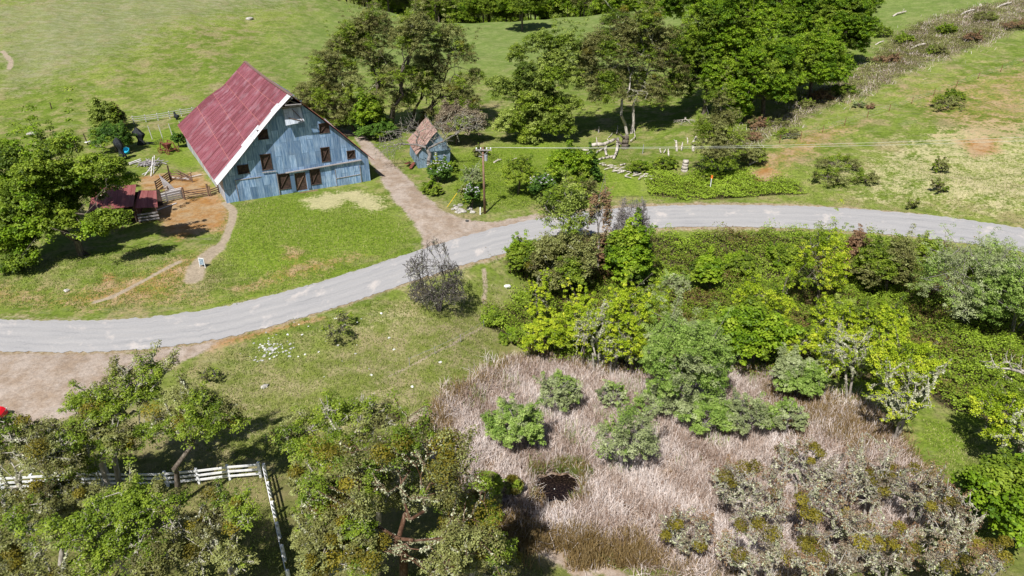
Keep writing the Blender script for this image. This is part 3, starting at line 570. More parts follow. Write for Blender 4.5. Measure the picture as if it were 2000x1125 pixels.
# around the pole and leaning shed
P_("lilac_bush", "lilac in pale bloom against the leaning shed's wall", "bush", 'dark', (856, 356), (836, 316, 882, 358), 65, extra='flower')
P_("lilac_bush", "white-blooming lilac left of the utility pole's foot", "bush", 'dark', (922, 408), (902, 358, 940, 410), 66, extra='flower')
P_("lilac_bush", "pale-blooming dark bush right of the utility pole, behind the roadside verge", "bush", 'dark', (1056, 392), (1032, 338, 1086, 390), 67, extra='flower')
P_("bush", "light green bush just right of the utility pole", "bush", 'bush', (1012, 380), (978, 308, 1052, 376), 68, tb=.62)
P_("bush", "fresh green bush standing next to the small dark conifer", "bush", 'bright', (1112, 358), (1070, 288, 1152, 360), 69)
P_("conifer_tree", "small dark conical conifer beside the driftwood logs", "tree", 'dark', (1158, 356), (1138, 294, 1182, 352), 70, None, .08, lobes=[(1158, 305, 7, 0), (1158, 318, 11, 0), (1157, 332, 15, 0), (1158, 345, 18, 0)], dn=1.3)
P_("bush", "olive bush on the verge below the small conifer", "bush", 'olive', (1128, 392), (1092, 345, 1166, 392), 71)
P_("bush", "bluish pale green bush in the weeds left of the utility pole", "bush", 'sage', (922, 372), (900, 328, 944, 368), 72)
P_("bush", "brownish weeds bush beneath the pole's left lilac", "bush", 'olive', (905, 398), (888, 362, 925, 392), 73)
for i, (a, b, c, d, k, lab) in enumerate([(845, 372, 22, 16, 'bush', "small green bush at the drive's edge below the lilac on the shed"), (880, 330, 16, 12, 'bush', "small weedy bush beside the leaning shed's right corner"), (1090, 378, 16, 16, 'dark', "dark green bush between the two verge bushes behind the road"), (940, 300, 18, 12, 'olive', "dull bush behind the pole in the long grass"), (1250, 330, 26, 14, 'bush', "low green bush behind the road, left of the big bleached stump"), (1300, 322, 26, 14, 'bush', "low green bush just left of the big bleached stump"), (1380, 348, 20, 12, 'bush', "low bush beneath the conifer-like tree near the orange marker"), (1475, 245, 22, 14, 'brown', "brown thicket bush where the gully meets the grove"), (1850, 205, 40, 14, 'olive', "flat spreading bush alone on the open slope by the wire fence"), (1865, 190, 20, 10, 'bush', "small green bush above the flat spreading one on the open slope"), (1678, 206, 14, 7, 'sage', "pale blue-green tuft bush beside the gully"), (1700, 210, 8, 5, 'brown', "small brown tuft next to the pale blue-green one"), (1640, 320, 50, 16, 'olive', "sprawling thin bush on the slope above the road bend"), (1620, 350, 40, 18, 'olive', "sprawling thin bush low on the slope by the road"), (1690, 350, 30, 14, 'olive', "thin straggling bush right of the sprawling ones"), (1838, 330, 20, 16, 'olive', "dull green bush in the stony slope"), (1780, 402, 14, 14, 'olive', "small bush just above the road's right stretch"), (1835, 370, 16, 16, 'olive', "olive tuft bush on the stony slope above the road")]):
    P_("bush", lab, "bush", k, (a, b + d * .4), (a - c, b - d, a + c, b + d), 90 + i, dn=.8 if k != 'olive' else .45)
# roadside trees on the near verge
P_("roadside_tree", "slender light olive tree on the near roadside, leftmost of the three by the road", "tree", 'lime', (1108, 520), (1045, 358, 1158, 475), 111, None, .13, TWIG, dn=.55, nlf=.5, lich=500, forks=3)
P_("roadside_tree", "thin tree with brown buds standing between the olive tree and the grey twiggy one", "tree", 'brown', (1168, 538), (1148, 362, 1196, 478), 112, None, .13, TWIG, dn=1.2, nlf=.28, lich=200)
P_("roadside_tree", "leafless grey twiggy shrub tree on the near roadside", "tree", 'olive', (1235, 535), (1192, 378, 1272, 540), 113, None, .09, TWIG, bare=True, dn=4, lich=300, forks=5)
P_("bush", "dark olive thicket at the foot of the slender roadside tree", "bush", 'moss', (1098, 582), (1030, 452, 1165, 585), 114, dn=1.2)
P_("bush", "dark brown thicket behind the roadside thin tree", "bush", 'brown', (1165, 520), (1130, 455, 1200, 540), 115)
P_("bush", "vivid green bush under the grey twiggy shrub tree", "bush", 'bright', (1225, 570), (1180, 440, 1272, 572), 116, tb=.4)
P_("bush", "bramble bush spilling towards the meadow left of the roadside trees", "bush", 'bush', (1030, 540), (985, 468, 1062, 540), 117)
P_("maple_tree", "small upright vivid green maple alone in the bramble bank", "tree", 'bright', (1386, 578), (1352, 496, 1408, 572), 118, None, .07)
P_("roadside_tree", "leafless rounded shrub with a lichened middle, alone beside the road on the meadow", "tree", 'olive', (857, 606), (795, 465, 915, 606), 119, None, .12, DTWIG, bare=True, dn=3.6, lich=1500, forks=7, lobes=[(850, 490, 30, 0), (825, 530, 34, 0), (875, 530, 34, 0), (855, 570, 46, 0), (885, 575, 30, -.5), (825, 575, 28, .5), (855, 520, 20, -1)])
# maples, willows and lichened trees round the marsh
g = "yellow-green maples above the cattail marsh"
for i, (base, bx, k, lab, dn) in enumerate([
    ((1052, 648), (1028, 545, 1080, 640), 'maple', "slim bright maple at the left end of the maple row", .9),
    ((1060, 705), (1018, 620, 1115, 700), 'maple', "low yellow-green maple at the left edge of the reeds", 1.),
    ((1235, 740), (1180, 560, 1285, 730), 'maple', "tall yellow-green maple just left of the big round willow", .8),
    ((1140, 700), (1095, 575, 1180, 690), 'maple', "yellow-green maple behind the white lichened tree", .7),
    ((1470, 725), (1400, 590, 1535, 715), 'bright', "dense yellowish-green maple right of the big round willow", 1.),
    ((1500, 680), (1430, 545, 1545, 650), 'maple', "taller maple rising behind the dense one right of the willow", .8),
    ((1592, 610), (1545, 452, 1655, 600), 'maple', "spiky yellow-green maple standing highest up the bank", .75),
    ((1620, 690), (1575, 590, 1680, 680), 'maple', "maple with patchy leaves below the spiky one", .8),
    ((1725, 700), (1670, 590, 1770, 690), 'maple', "very yellow maple on the right side of the row", .8),
    ((1770, 820), (1690, 660, 1835, 790), 'maple', "broad yellow maple with mossy boughs above the small green clearing", .9),
    ((1560, 740), (1520, 640, 1610, 720), 'maple', "maple between the two willows on the right", .6),
    ((1985, 900), (1900, 752, 2070, 880), 'maple', "yellow-green maple cut by the photo's right edge above the clearing", .9),
    ((1980, 1050), (1890, 890, 2080, 1060), 'bright', "dark-shaded green tree in the lower right corner", .9)]):
    P_("maple_tree", lab, "tree", k, base, bx, 130 + i, g, .14, BARK, dn=dn, lich=1200)
g = "lichen-covered trees at the edge of the marsh"
for i, (base, bx, lab, nl) in enumerate([((1165, 728), (1110, 596, 1222, 715), "leafless white-lichened tree in the middle of the maple row", 9000), ((1195, 735), (1165, 640, 1250, 725), "short lichen-draped tree between the white one and the tall maple", 5000),
    ((1655, 780), (1592, 636, 1705, 760), "lichen-spotted tree with a curved pale bough right of the small willow", 8000), ((1745, 862), (1690, 700, 1812, 850), "drooping lichen-hung tree beside the green clearing", 11000), ((1985, 930), (1930, 795, 2070, 900), "pale lichen-curtained tree at the photo's right edge", 14000)]):
    P_("lichened_tree", lab, "tree", 'lichen', base, bx, 150 + i, g, .15, PALE, lich=int(nl * 1.1), forks=2)
g = "willows in and around the marsh"
for i, (base, bx, k, lab, dn) in enumerate([
    ((1345, 808), (1255, 612, 1432, 805), 'willow', "big round grey-green willow in the middle of the marsh edge", 1.15),
    ((1556, 785), (1510, 694, 1612, 782), 'willow', "compact dark willow bush right of the dense maple", 1.1),
    ((1385, 850), (1320, 770, 1440, 850), 'willow', "low willow at the big round willow's foot", 1.), ((1455, 860), (1410, 775, 1510, 855), 'sage', "pale willow shrub at the right end of the low thicket", 1.),
    ((1094, 808), (1052, 730, 1136, 805), 'sage', "small round willow nearest the maples in the upper reeds", 1.1), ((1005, 885), (950, 786, 1062, 882), 'willow', "willow shrub in the left part of the reeds", 1.1),
    ((1222, 925), (1160, 800, 1285, 920), 'sage', "loose willow shrub in the centre of the reeds above the pond", .9), ((1283, 820), (1240, 752, 1322, 816), 'sage', "small pale willow shrub left of the big round willow's foot", 1.),
    ((1530, 850), (1495, 785, 1575, 848), 'sage', "grey-green shrub where the reeds meet the brown rushes", .9), ((1195, 800), (1165, 748, 1225, 800), 'sage', "faint small willow shrub in the upper reeds", .7),
    ((1880, 640), (1790, 478, 1960, 640), 'sage', "large silvery willow on the bank near the road's right end", 1.1), ((1975, 660), (1890, 500, 2075, 660), 'willow', "grey-green willow at the right edge behind the bramble", 1.), ((1960, 560), (1890, 470, 2050, 560), 'sage', "twiggy grey willow close to the road at the right edge", .7)]):
    P_("willow_tree", lab, "tree", k, base, bx, 160 + i, g, .1, TWIG, dn=dn, forks=3)
P_("bush", "olive-brown bush high on the bramble bank below the road", "bush", 'olive', (1728, 578), (1672, 462, 1792, 585), 180, dn=1.6)
P_("bush", "reddish-brown bush next to the road edge on the bank", "bush", 'brown', (1664, 545), (1638, 450, 1700, 560), 181)
P_("bush", "dull green bush between the olive-brown bush and the silvery willow", "bush", 'bush', (1800, 520), (1765, 470, 1850, 530), 182, dn=.9)
for i, (a, b, c, d, k, lab) in enumerate([(1440, 520, 36, 26, 'bush', "rounded green mound bush on the upper bramble bank"), (1530, 500, 34, 24, 'bush', "rounded green mound bush below the road's middle"), (1320, 560, 34, 24, 'sage', "pale green bush behind the maples, beneath the bramble bank"), (1420, 640, 30, 24, 'lime', "light bush behind the dense maple"), (1640, 610, 30, 24, 'lime', "light bush beside the spiky maple's foot"), (960, 625, 24, 18, 'bush', "low bramble bush at the meadow's edge by the wire fence"), (1000, 660, 26, 18, 'bush', "bramble bush left of the maple row")]):
    P_("bush", lab, "bush", k, (a, b + d * .5), (a - c, b - d, a + c, b + d), 185 + i)
# foreground oaks
NEAR = 1.22
g = "lichen-grown oaks in the foreground"
P_("oak_tree", "foreground oak reaching up over the gravel pull-out, with amber mistletoe", "tree", 'near', (235, 955), (70, 700, 345, 880), 201, g, .18, PALE,
   lobes=[(290, 722, 24, 1), (240, 740, 26, 1), (200, 770, 26, 0), (255, 790, 34, 0), (300, 770, 26, 1), (160, 800, 32, 0), (215, 820, 36, -1), (330, 715, 12, 1), (275, 850, 32, -1)])
P_("oak_tree", "foreground oak with a leaning trunk whose crown overhangs the near meadow above the white fence", "tree", 'near', (350, 985), (290, 760, 480, 900), 202, g, .19, BARK,
   lobes=[(345, 775, 24, 1), (390, 785, 26, 0), (430, 800, 26, 0), (465, 830, 16, 0), (330, 830, 34, 0), (385, 840, 30, -1), (420, 850, 22, -1)])
P_("oak_tree", "foreground oak at the left edge with large amber mistletoe clumps", "tree", 'nearm', (60, 1040), (-60, 810, 140, 1000), 203, g, .18, PALE,
   lobes=[(20, 850, 34, 1), (70, 850, 36, 1), (120, 870, 30, 0), (80, 900, 34, -1), (130, 915, 28, -1), (95, 975, 34, -1), (30, 1000, 34, -1), (-30, 880, 36, 0)])
P_("oak_tree", "foreground oak with dense fresh green leaves below the white rail fence", "tree", 'near', (250, 1200), (120, 930, 400, 1130), 204, g, .18, PALE,
   lobes=[(262, 975, 30, 1), (302, 965, 22, 1), (205, 1000, 34, 0), (270, 1010, 40, 0), (330, 990, 30, 0), (160, 1040, 36, -1), (230, 1070, 40, -1), (310, 1070, 36, -1), (370, 1060, 26, 0), (180, 1110, 36, -2), (280, 1120, 36, -2)], dn=1.15, gold=0)
P_("oak_tree", "foreground oak in the lower left corner with bare pale branches", "tree", 'nearm', (40, 1250), (-60, 1010, 160, 1130), 205, g, .18, PALE, lobes=[(20, 1050, 40, 0), (90, 1060, 36, 0), (-20, 1000, 36, 1), (60, 1120, 40, -1), (130, 1120, 30, -1), (0, 1110, 36, -1)], dn=.8)
P_("oak_tree", "foreground olive oak behind the fence running towards the viewer", "tree", 'nearm', (455, 1190), (370, 940, 560, 1130), 206, g, .18, PALE, lobes=[(430, 985, 26, 1), (478, 1000, 28, 0), (420, 1030, 34, 0), (450, 1090, 36, -1), (390, 1100, 30, -1)], dn=.75)
P_("oak_tree", "foreground oak with a bright green top and dead white twigs, right of the fence corner", "tree", 'near', (690, 1000), (515, 780, 800, 920), 207, g, .18, PALE,
   lobes=[(560, 850, 30, 0), (600, 830, 34, 1), (650, 815, 34, 1), (700, 810, 34, 1), (750, 830, 30, 1), (610, 890, 34, -1), (660, 880, 36, -1), (720, 880, 34, 0), (780, 860, 26, 0)], gold=0)
P_("oak_tree", "large lichened olive oak with a dark reddish trunk at the bottom centre", "tree", 'nearm', (790, 1220), (570, 850, 1010, 1130), 208, g, .27, RED,
   lobes=[(820, 850, 34, 2), (870, 870, 30, 2), (760, 900, 38, 1), (690, 930, 38, 1), (850, 930, 38, 0), (900, 900, 26, 1), (620, 960, 34, 1), (720, 980, 34, 0), (650, 1020, 38, 0), (940, 940, 22, 1), (900, 1000, 26, 1), (690, 1070, 38, -1), (640, 1085, 30, -1), (890, 1060, 34, -1), (950, 1060, 34, -1), (980, 1090, 26, 0), (870, 1110, 34, -2)], dn=.9)
P_("oak_tree", "foreground oak crown at the left end of the white rail fence", "tree", 'nearm', (120, 1110), (40, 930, 200, 1060), 209, g, .18, PALE, lobes=[(105, 965, 34, 1), (165, 975, 34, 1), (60, 1010, 38, 0), (120, 1010, 40, 0), (205, 990, 30, 0)], dn=.9)
P_("oak_tree", "foreground oak low behind the white rail fence, between the pull-out oak and the left edge", "tree", 'near', (150, 1000), (60, 820, 240, 930), 210, g, .18, PALE, lobes=[(110, 850, 34, 1), (170, 850, 36, 1), (220, 870, 34, 0), (135, 880, 34, 0), (165, 912, 28, 0), (60, 870, 34, 1), (215, 985, 30, -1)], dn=.9)
P_("oak_tree", "foreground lichened oak at the bottom between the two fences' corner and the red trunk", "tree", 'nearm', (600, 1240), (540, 1000, 720, 1130), 211, g, .18, PALE, lobes=[(640, 1060, 38, 0), (690, 1040, 36, 0), (620, 1100, 38, -1), (700, 1110, 38, -1)], dn=.9)
P_("oak_tree", "foreground olive oak filling the gap above the red-trunked one", "tree", 'nearm', (720, 1110), (620, 850, 860, 1020), 212, g, .2, PALE, lobes=[(660, 900, 36, 1), (710, 920, 38, 0), (770, 900, 38, 0), (820, 930, 36, 0), (740, 970, 40, -1), (680, 970, 36, -1), (800, 980, 36, 0), (860, 960, 32, 1)], dn=.9)
P_("oak_tree", "foreground oak with amber clumps at the bottom, left of the brown rushes", "tree", 'nearm', (920, 1200), (830, 990, 1010, 1130), 213, g, .2, PALE, lobes=[(900, 1000, 34, 1), (940, 1020, 32, 1), (880, 1050, 36, 0), (960, 1070, 34, 0), (920, 1100, 36, -1), (985, 1110, 26, 0), (850, 1100, 32, 0)], dn=.85)
P_("oak_tree", "foreground grey-olive oak just right of the fence running to the bottom", "tree", 'nearm', (615, 1130), (560, 920, 680, 1060), 214, g, .16, PALE, lobes=[(592, 948, 27, 0), (632, 955, 32, 0), (608, 1000, 33, 0), (645, 1020, 30, 0), (592, 1050, 22, -1)], dn=1.0, gold=.03)
# leafless lichened shrubs, bottom right
g = "leafless lichened oaks of the lower right thicket"; rt_ = np.random.default_rng(9)
for i, (base, bx, lab) in enumerate([
    ((1340, 1090), (1285, 990, 1400, 1085), "leafless brown shrub at the reeds' lower edge, leftmost of the thicket"), ((1470, 1050), (1400, 900, 1540, 1040), "lichened shrub with pale curling twigs beside the reeds"),
    ((1560, 980), (1500, 860, 1640, 975), "lichened shrub standing farthest back in the brown thicket"), ((1600, 1090), (1540, 950, 1680, 1080), "shrub with dark branches and pale lichen in the middle of the thicket"),
    ((1480, 1180), (1390, 1020, 1550, 1125), "shrub with olive clumps at the thicket's lower left"), ((1690, 1020), (1640, 880, 1750, 1010), "lichened shrub behind the round amber clump"),
    ((1780, 1020), (1720, 900, 1840, 1010), "shrub crowded with dark amber clumps near the green clearing"), ((1720, 1150), (1650, 1010, 1800, 1125), "shrub with forked white bare boughs"),
    ((1850, 1110), (1790, 970, 1910, 1100), "brownish shrub at the thicket's right side"), ((1880, 1200), (1800, 1060, 1970, 1125), "low brown shrub on the bottom right verge"), ((1610, 1220), (1540, 1060, 1690, 1130), "shrub with heavy pale lichen at the bottom edge of the thicket"), ((1420, 990), (1390, 900, 1460, 980), "small twiggy shrub farthest left among the upper thicket")]):
    P_("lichened_shrub", lab, "shrub", 'thick', base, bx, 220 + i, g, .13, PALE if i % 3 else TWIG, forks=4, tb=.4)
for i, (a, b, lab) in enumerate([(955, 985, "tall amber-green mistletoe-covered sapling left of the pond"), (1003, 958, "small round amber bush nearest the pond"), (985, 1100, "round amber bush at the bottom by the brown rushes")]):
    P_("bush", lab, "bush", 'moss', (a, b + 16), (a - (24 if i != 1 else 16), b - (62 if i == 0 else 36 if i == 2 else 24), a + (24 if i != 1 else 16), b + 14), 250 + i, dn=1.8, gold=.3, lich=200)

# ------------------------------------------------------------------ stuff: reeds, brambles, brush, grass
def scatter(pts, n, rng, soft=0.0):
    P = poly_px(pts); lo, hi = P.min(0), P.max(0); out = []
    while sum(map(len, out)) < n:
        q = rng.uniform(lo, hi, (n, 2)); s = sdf(P, q[:, 0], q[:, 1]) + np.sin(q[:, 0] * 1.7) * .5 + np.sin(q[:, 1] * 2.1) * .5 + rng.normal(0, soft, n)
        out.append(q[s > 0])
        if len(out) > 12: break
    return np.concatenate(out)[:n]
def blades(name, rng, q, ht, wd, mat, lean=.5, tint=None, label=None, cat=None):
    n = len(q); z = h(q[:, 0], q[:, 1]); B = np.column_stack([q, z]); a = rng.uniform(0, 6.28, n); H = ht * rng.uniform(.5, 1.2, n)
    ld = rng.uniform(0, 6.28, n) + np.sin(q[:, 0] * .9) * .6; lm = np.abs(rng.normal(0, lean, n))
    dirn = np.column_stack([np.cos(ld), np.sin(ld), np.zeros(n)]); wv = np.column_stack([np.cos(a), np.sin(a), np.zeros(n)]) * wd / 2
    zc = 1 / np.sqrt(1 + lm ** 2); M = B + (dirn * (lm * .35 * zc * H)[:, None]); M[:, 2] += H * .55 * zc; T = B + dirn * (lm * zc * H)[:, None]; T[:, 2] += H * zc
    co = np.stack([B - wv, B + wv, M + wv * .8, M - wv * .8, T + wv * .35, T - wv * .35], 1).reshape(-1, 3); i = np.arange(n)[:, None] * 6
    f = np.concatenate([i + [0, 1, 2, 3], i + [3, 2, 4, 5]]); t = rng.random(n) if tint is None else tint
    o = link(name, mesh_np(name, co, f, mat, np.tile(t, 2))); tag(o, label, cat, kind='stuff'); return o
r = np.random.default_rng(300)
q = scatter(MARSH, 150000, r, .8); Pp = poly_px(POND); pc = Pp.mean(0)
def clear(q, k=1.0): return q[(sdf(Pp, q[:, 0], q[:, 1]) < -.15) & (sdf(Pp, q[:, 0], q[:, 1] + .7 * k) < -.05) & (sdf(Pp, q[:, 0], q[:, 1] + 1.4 * k) < 0)]
q = clear(q)
thin = np.sin(q[:, 0] * .9) * np.sin(q[:, 1] * .8 + 1) + .6 * np.sin(q[:, 0] * 2.3 + q[:, 1] * .7) * np.sin(q[:, 1] * 2.1) + r.normal(0, .35, len(q)); q = q[thin > -.7]
fld = np.clip(.58 + .22 * np.sin(q[:, 0] * .5) * np.sin(q[:, 1] * .43) + .16 * np.sin(q[:, 0] * 1.3 + q[:, 1]) + r.normal(0, .3, len(q)), 0, 1)
blades("cattail_reeds", r, q, 1.1, .043, LM['dry'], 1.5, fld, "dry pinkish-tan cattail reeds filling the marsh", "reeds")
RUSH1 = [(960, 985), (1010, 1030), (1120, 1060), (1260, 1075), (1290, 1100), (1240, 1110), (1100, 1085), (1000, 1060), (940, 1010)]
RUSH2 = [(1480, 760), (1560, 780), (1620, 790), (1690, 820), (1740, 880), (1690, 890), (1600, 850), (1520, 830)]
q = np.concatenate([scatter(RUSH1, 9000, r, .5), scatter(RUSH2, 11000, r, .5), scatter([(1040, 925), (1080, 905), (1150, 920), (1150, 975), (1090, 985), (1035, 970)], 2500, r, .2)])
q = clear(q, .6)
q2 = poly_px(MARSH); kk_ = r.integers(0, len(q2), 9000); tt_ = r.random(9000)[:, None]; q2 = q2[kk_] * (1 - tt_) + q2[(kk_ + 1) % len(q2)] * tt_ + r.normal(0, .55, (9000, 2)); q = np.concatenate([q, q2])
blades("brown_rushes", r, q, 1.0, .045, LM['rush'], .6, None, "brown rushes around the cattail marsh", "rushes")
q = scatter([(880, 820), (1000, 720), (1240, 740), (1480, 740), (1560, 830), (1450, 900), (1200, 930), (1000, 900)], 9000, r, .3); q = q[np.sin(q[:, 0] * 1.1 + 2) * np.sin(q[:, 1] * .9) > .35]; blades("marsh_shoots", r, clear(q), .95, .05, LM['willow'], .5, None, "fresh green shoots coming up in patches among the dry reeds", "shoots")
q = scatter([(1040, 925), (1080, 900), (1130, 905), (1155, 940), (1135, 975), (1035, 965)], 2600, r, .2); q = clear(q, .4)
q = np.concatenate([q, scatter([(1035, 925), (1078, 900), (1135, 905), (1158, 935), (1120, 922), (1080, 918)], 2600, r, .1)]); q = q[sdf(Pp, q[:, 0], q[:, 1]) < -.04]
blades("pond_grass", r, q, .7, .05, LM['grass'], .4, np.clip(r.normal(.25, .15, len(q)), 0, 1), "green grass ringing the small dark pond", "grass")
def carpet(name, rng, pts, n, ht, size, mat, label, cat, soft=.6, tb=.5, tv=.2, sc=1.0):
    q = scatter(pts, n, rng, soft); X, Y = q[:, 0], q[:, 1]
    hn = .5 + .25 * np.sin(X * .9 * sc + 1) * np.sin(Y * .8 * sc) + .25 * np.sin(X * 2.1 * sc + Y * 1.3) * np.sin(Y * 2.4 * sc + .5) + .12 * np.sin(X * 4.7 * sc) * np.sin(Y * 5.1 * sc)
    z = h(X, Y) + ht * np.clip(hn, .05, 1.2) * rng.uniform(.55, 1, len(q)); gx = .25 * .9 * np.cos(X * .9 * sc + 1) * np.sin(Y * .8 * sc)
    nrm = rng.normal(size=(len(q), 3)) * .55 + np.array([0, 0, 1.0]); co = leaf_quads(rng, np.column_stack([X, Y, z]), nrm, size)
    t = np.clip(tb + tv * np.sin(X * .5 + Y * .3) * np.sin(Y * .6) + rng.normal(0, .2, len(q)), 0, 1)
    o = link(name, mesh_np(name, co, np.arange(len(co)).reshape(-1, 4), mat, t)); tag(o, label, cat, kind='stuff')
carpet("bramble_cover", r, BANK, 230000, 2.1, .09, LM['bramble'], "tangled green brambles covering the bank below the road", "brambles", tb=.52, tv=.34)
carpet("roadside_brambles", r, UPB, 26000, 1.1, .095, LM['bramble'], "bright green brambles on the far verge by the orange marker", "brambles", tb=.8)
carpet("garden_weeds", r, [(880, 340), (960, 300), (1060, 330), (1180, 310), (1190, 370), (1100, 400), (960, 410), (900, 400)], 12000, .5, .08, LM['oak'], "leafy weeds around the utility pole and lilacs", "weeds")
carpet("thicket_undergrowth", r, [(1250, 1060), (1400, 900), (1560, 840), (1760, 860), (1900, 1000), (1960, 1130), (1800, 1200), (1300, 1200)], 42000, .35, .045, LM['grey'], "brown twiggy undergrowth beneath the lichened shrubs", "undergrowth", tb=.3)
carpet("gully_brush", r, BAND, 46000, .8, .11, LM['moss'], "grey-brown dead brush along the diagonal gully", "brush", tb=.45, tv=.35)
carpet("gully_brambles", r, [(1740, 70), (1800, 45), (1880, 55), (1960, 60), (1900, 90), (1790, 110), (1700, 150), (1660, 190), (1600, 200), (1690, 140)], 13000, 1.2, .11, LM['moss'], "green patches of brush along the upper gully", "brush")
q = scatter(BAND, 30000, r, 1.8); q = q[np.sin(q[:, 0] * .7) * np.sin(q[:, 1] * .55) > -.1]; blades("gully_stalks", r, q[:8000], .8, .07, LM['dry'], 1.2, None, "dry stalks in the diagonal gully", "stalks")
# meadow tufts
q = np.concatenate([scatter([(340, 730), (560, 640), (800, 575), (960, 540), (985, 600), (960, 700), (880, 780), (760, 860), (560, 900), (420, 900), (330, 780)], 34000, r, .5),
                    scatter([(455, 400), (520, 388), (600, 385), (740, 372), (815, 470), (815, 490), (640, 545), (430, 600), (400, 520)], 26000, r, .3), scatter([(1500, 340), (1560, 320), (1990, 300), (2050, 440), (1800, 412), (1600, 396), (1500, 392)], 12000, r, .5),
                    scatter([(1800, 820), (1880, 820), (1950, 900), (1950, 1120), (1880, 1000), (1830, 930)], 4000, r, .3), scatter([(0, 900), (500, 900), (700, 1125), (1000, 1050), (1100, 1125), (1000, 1300), (0, 1300)], 22000, r, .5),
                    scatter([(870, 300), (1060, 270), (1250, 280), (1250, 345), (960, 420), (880, 400)], 12000, r, .5), scatter([(-30, 540), (300, 480), (440, 520), (420, 600), (200, 610), (-30, 600)], 14000, r, .5)])
for ln_, wd_ in (([(440, 396), (456, 412), (452, 435), (440, 468), (425, 485)], .75), ([(425, 485), (405, 500), (385, 520), (378, 545)], 1.2), ([(350, 512), (310, 532), (262, 558), (215, 582), (185, 590)], .5), ([(960, 745), (905, 762), (860, 790), (815, 822)], .9)): q = q[sdf(poly_px(ln_), q[:, 0], q[:, 1], False) < -wd_]
for pg_ in (DRIVE, PULL, [(585, 392), (640, 376), (700, 372), (748, 385), (745, 412), (715, 415), (680, 392), (640, 412), (600, 410)]): q = q[sdf(poly_px(pg_), q[:, 0], q[:, 1]) < r.uniform(-.6, .6, len(q))]
ry_ = np.interp(q[:, 0], RX, RY); hw_ = np.interp(q[:, 0], RX, (RT[_o, 1] - RB[_o, 1]) / 2); q = q[np.abs(q[:, 1] - ry_) > hw_ + r.uniform(-.1, .9, len(q))]; q = q[r.random(len(q)) < .7]
blades("grass_tufts", r, q, .2, .06, LM['grass'], .9, np.clip(.5 + .2 * np.sin(q[:, 0] * .4) * np.sin(q[:, 1] * .5) + r.normal(0, .25, len(q)), 0, 1), "short grass tufts across the verges and meadow", "grass")

# ------------------------------------------------------------------ barn
def sheet_mat(name, base, light, rust, sw=.75, sh=2.6, uaxis='X', rough=.55, streak=.5, rowoff=.5):
    """Corrugated sheets: tone per sheet, seams, vertical streaks, fine ribs."""
    m, nt, b = newmat(name, rough); L = nt.links.new; b.inputs["Metallic"].default_value = .15
    uv = N(nt, "ShaderNodeUVMap", uv_map="uv"); sp = N(nt, "ShaderNodeSeparateXYZ"); L(uv.outputs[0], sp.inputs[0])
    cmb = N(nt, "ShaderNodeCombineXYZ"); L(sp.outputs[1], cmb.inputs[0]); L(sp.outputs[0], cmb.inputs[1])   # rows run up the sheet
    bt = N(nt, "ShaderNodeTexBrick"); bt.offset = rowoff; bt.inputs["Scale"].default_value = 1; bt.inputs["Brick Width"].default_value = sh; bt.inputs["Row Height"].default_value = sw
    bt.inputs["Mortar Size"].default_value = .03; bt.inputs["Mortar Smooth"].default_value = .4; bt.inputs["Color1"].default_value = (0, 0, 0, 1); bt.inputs["Color2"].default_value = (1, 1, 1, 1); bt.inputs["Mortar"].default_value = (.5, .5, .5, 1)
    L(cmb.outputs[0], bt.inputs[0])
    mp = N(nt, "ShaderNodeMapping"); mp.inputs[3].default_value = (3.2, .35, 1); L(uv.outputs[0], mp.inputs[0])
    n = N(nt, "ShaderNodeTexNoise"); n.inputs["Scale"].default_value = 1.6; n.inputs["Detail"].default_value = 6; n.inputs["Roughness"].default_value = .7; L(mp.outputs[0], n.inputs[0])
    n2 = N(nt, "ShaderNodeTexNoise"); n2.inputs["Scale"].default_value = .5; n2.inputs["Detail"].default_value = 4; L(uv.outputs[0], n2.inputs[0])
    def mix(f, a, c):
        x = N(nt, "ShaderNodeMix", data_type='RGBA'); L(f, x.inputs[0])
        for i, v in ((6, a), (7, c)):
            if isinstance(v, tuple): x.inputs[i].default_value = (*v, 1)
            else: L(v, x.inputs[i])
        return x.outputs[2]
    def rm(v, lo, hi, mxv=1):
        x = N(nt, "ShaderNodeMapRange"); x.inputs[1].default_value = lo; x.inputs[2].default_value = hi; x.inputs[4].default_value = mxv; L(v, x.inputs[0]); return x.outputs[0]
    c = mix(rm(n.outputs[0], .38, .62), base, light)
    dk = tuple(v * .5 for v in base); c = mix(rm(bt.outputs["Color"], .1, 1, .7), c, dk)
    c = mix(rm(n2.outputs[0], .52, .78, streak), c, rust)
    c = mix(rm(bt.outputs["Fac"], 0, 1, .6), c, tuple(v * .35 for v in base) if name != "barn_roof_red" else (.60, .24, .18))
    L(c, b.inputs["Base Color"])
    wv = N(nt, "ShaderNodeTexWave"); wv.inputs["Scale"].default_value = 3.2; L(uv.outputs[0], wv.inputs[0])
    bp = N(nt, "ShaderNodeBump"); bp.inputs["Strength"].default_value = .5; bp.inputs["Distance"].default_value = .03; L(wv.outputs[0], bp.inputs["Height"])
    bp2 = N(nt, "ShaderNodeBump"); bp2.inputs["Strength"].default_value = .4; bp2.inputs["Distance"].default_value = .12; L(n2.outputs[0], bp2.inputs["Height"]); L(bp.outputs[0], bp2.inputs["Normal"])
    L(bp2.outputs[0], b.inputs["Normal"]); return m
BLUE = sheet_mat("barn_blue_tin", (.12, .24, .45), (.46, .62, .84), (.22, .27, .35), .9, 3.6)
BLUE2 = sheet_mat("shed_blue_tin", (.16, .25, .36), (.30, .40, .50), (.20, .15, .12), .7, 3)
SIDE = sheet_mat("barn_side_tin", (.42, .46, .52), (.62, .64, .68), (.42, .16, .10), .8, 2.4, streak=.75)
REDR = sheet_mat("barn_roof_red", (.19, .035, .055), (.31, .12, .155), (.37, .235, .28), .72, 3.3, streak=.6, rowoff=0.0)
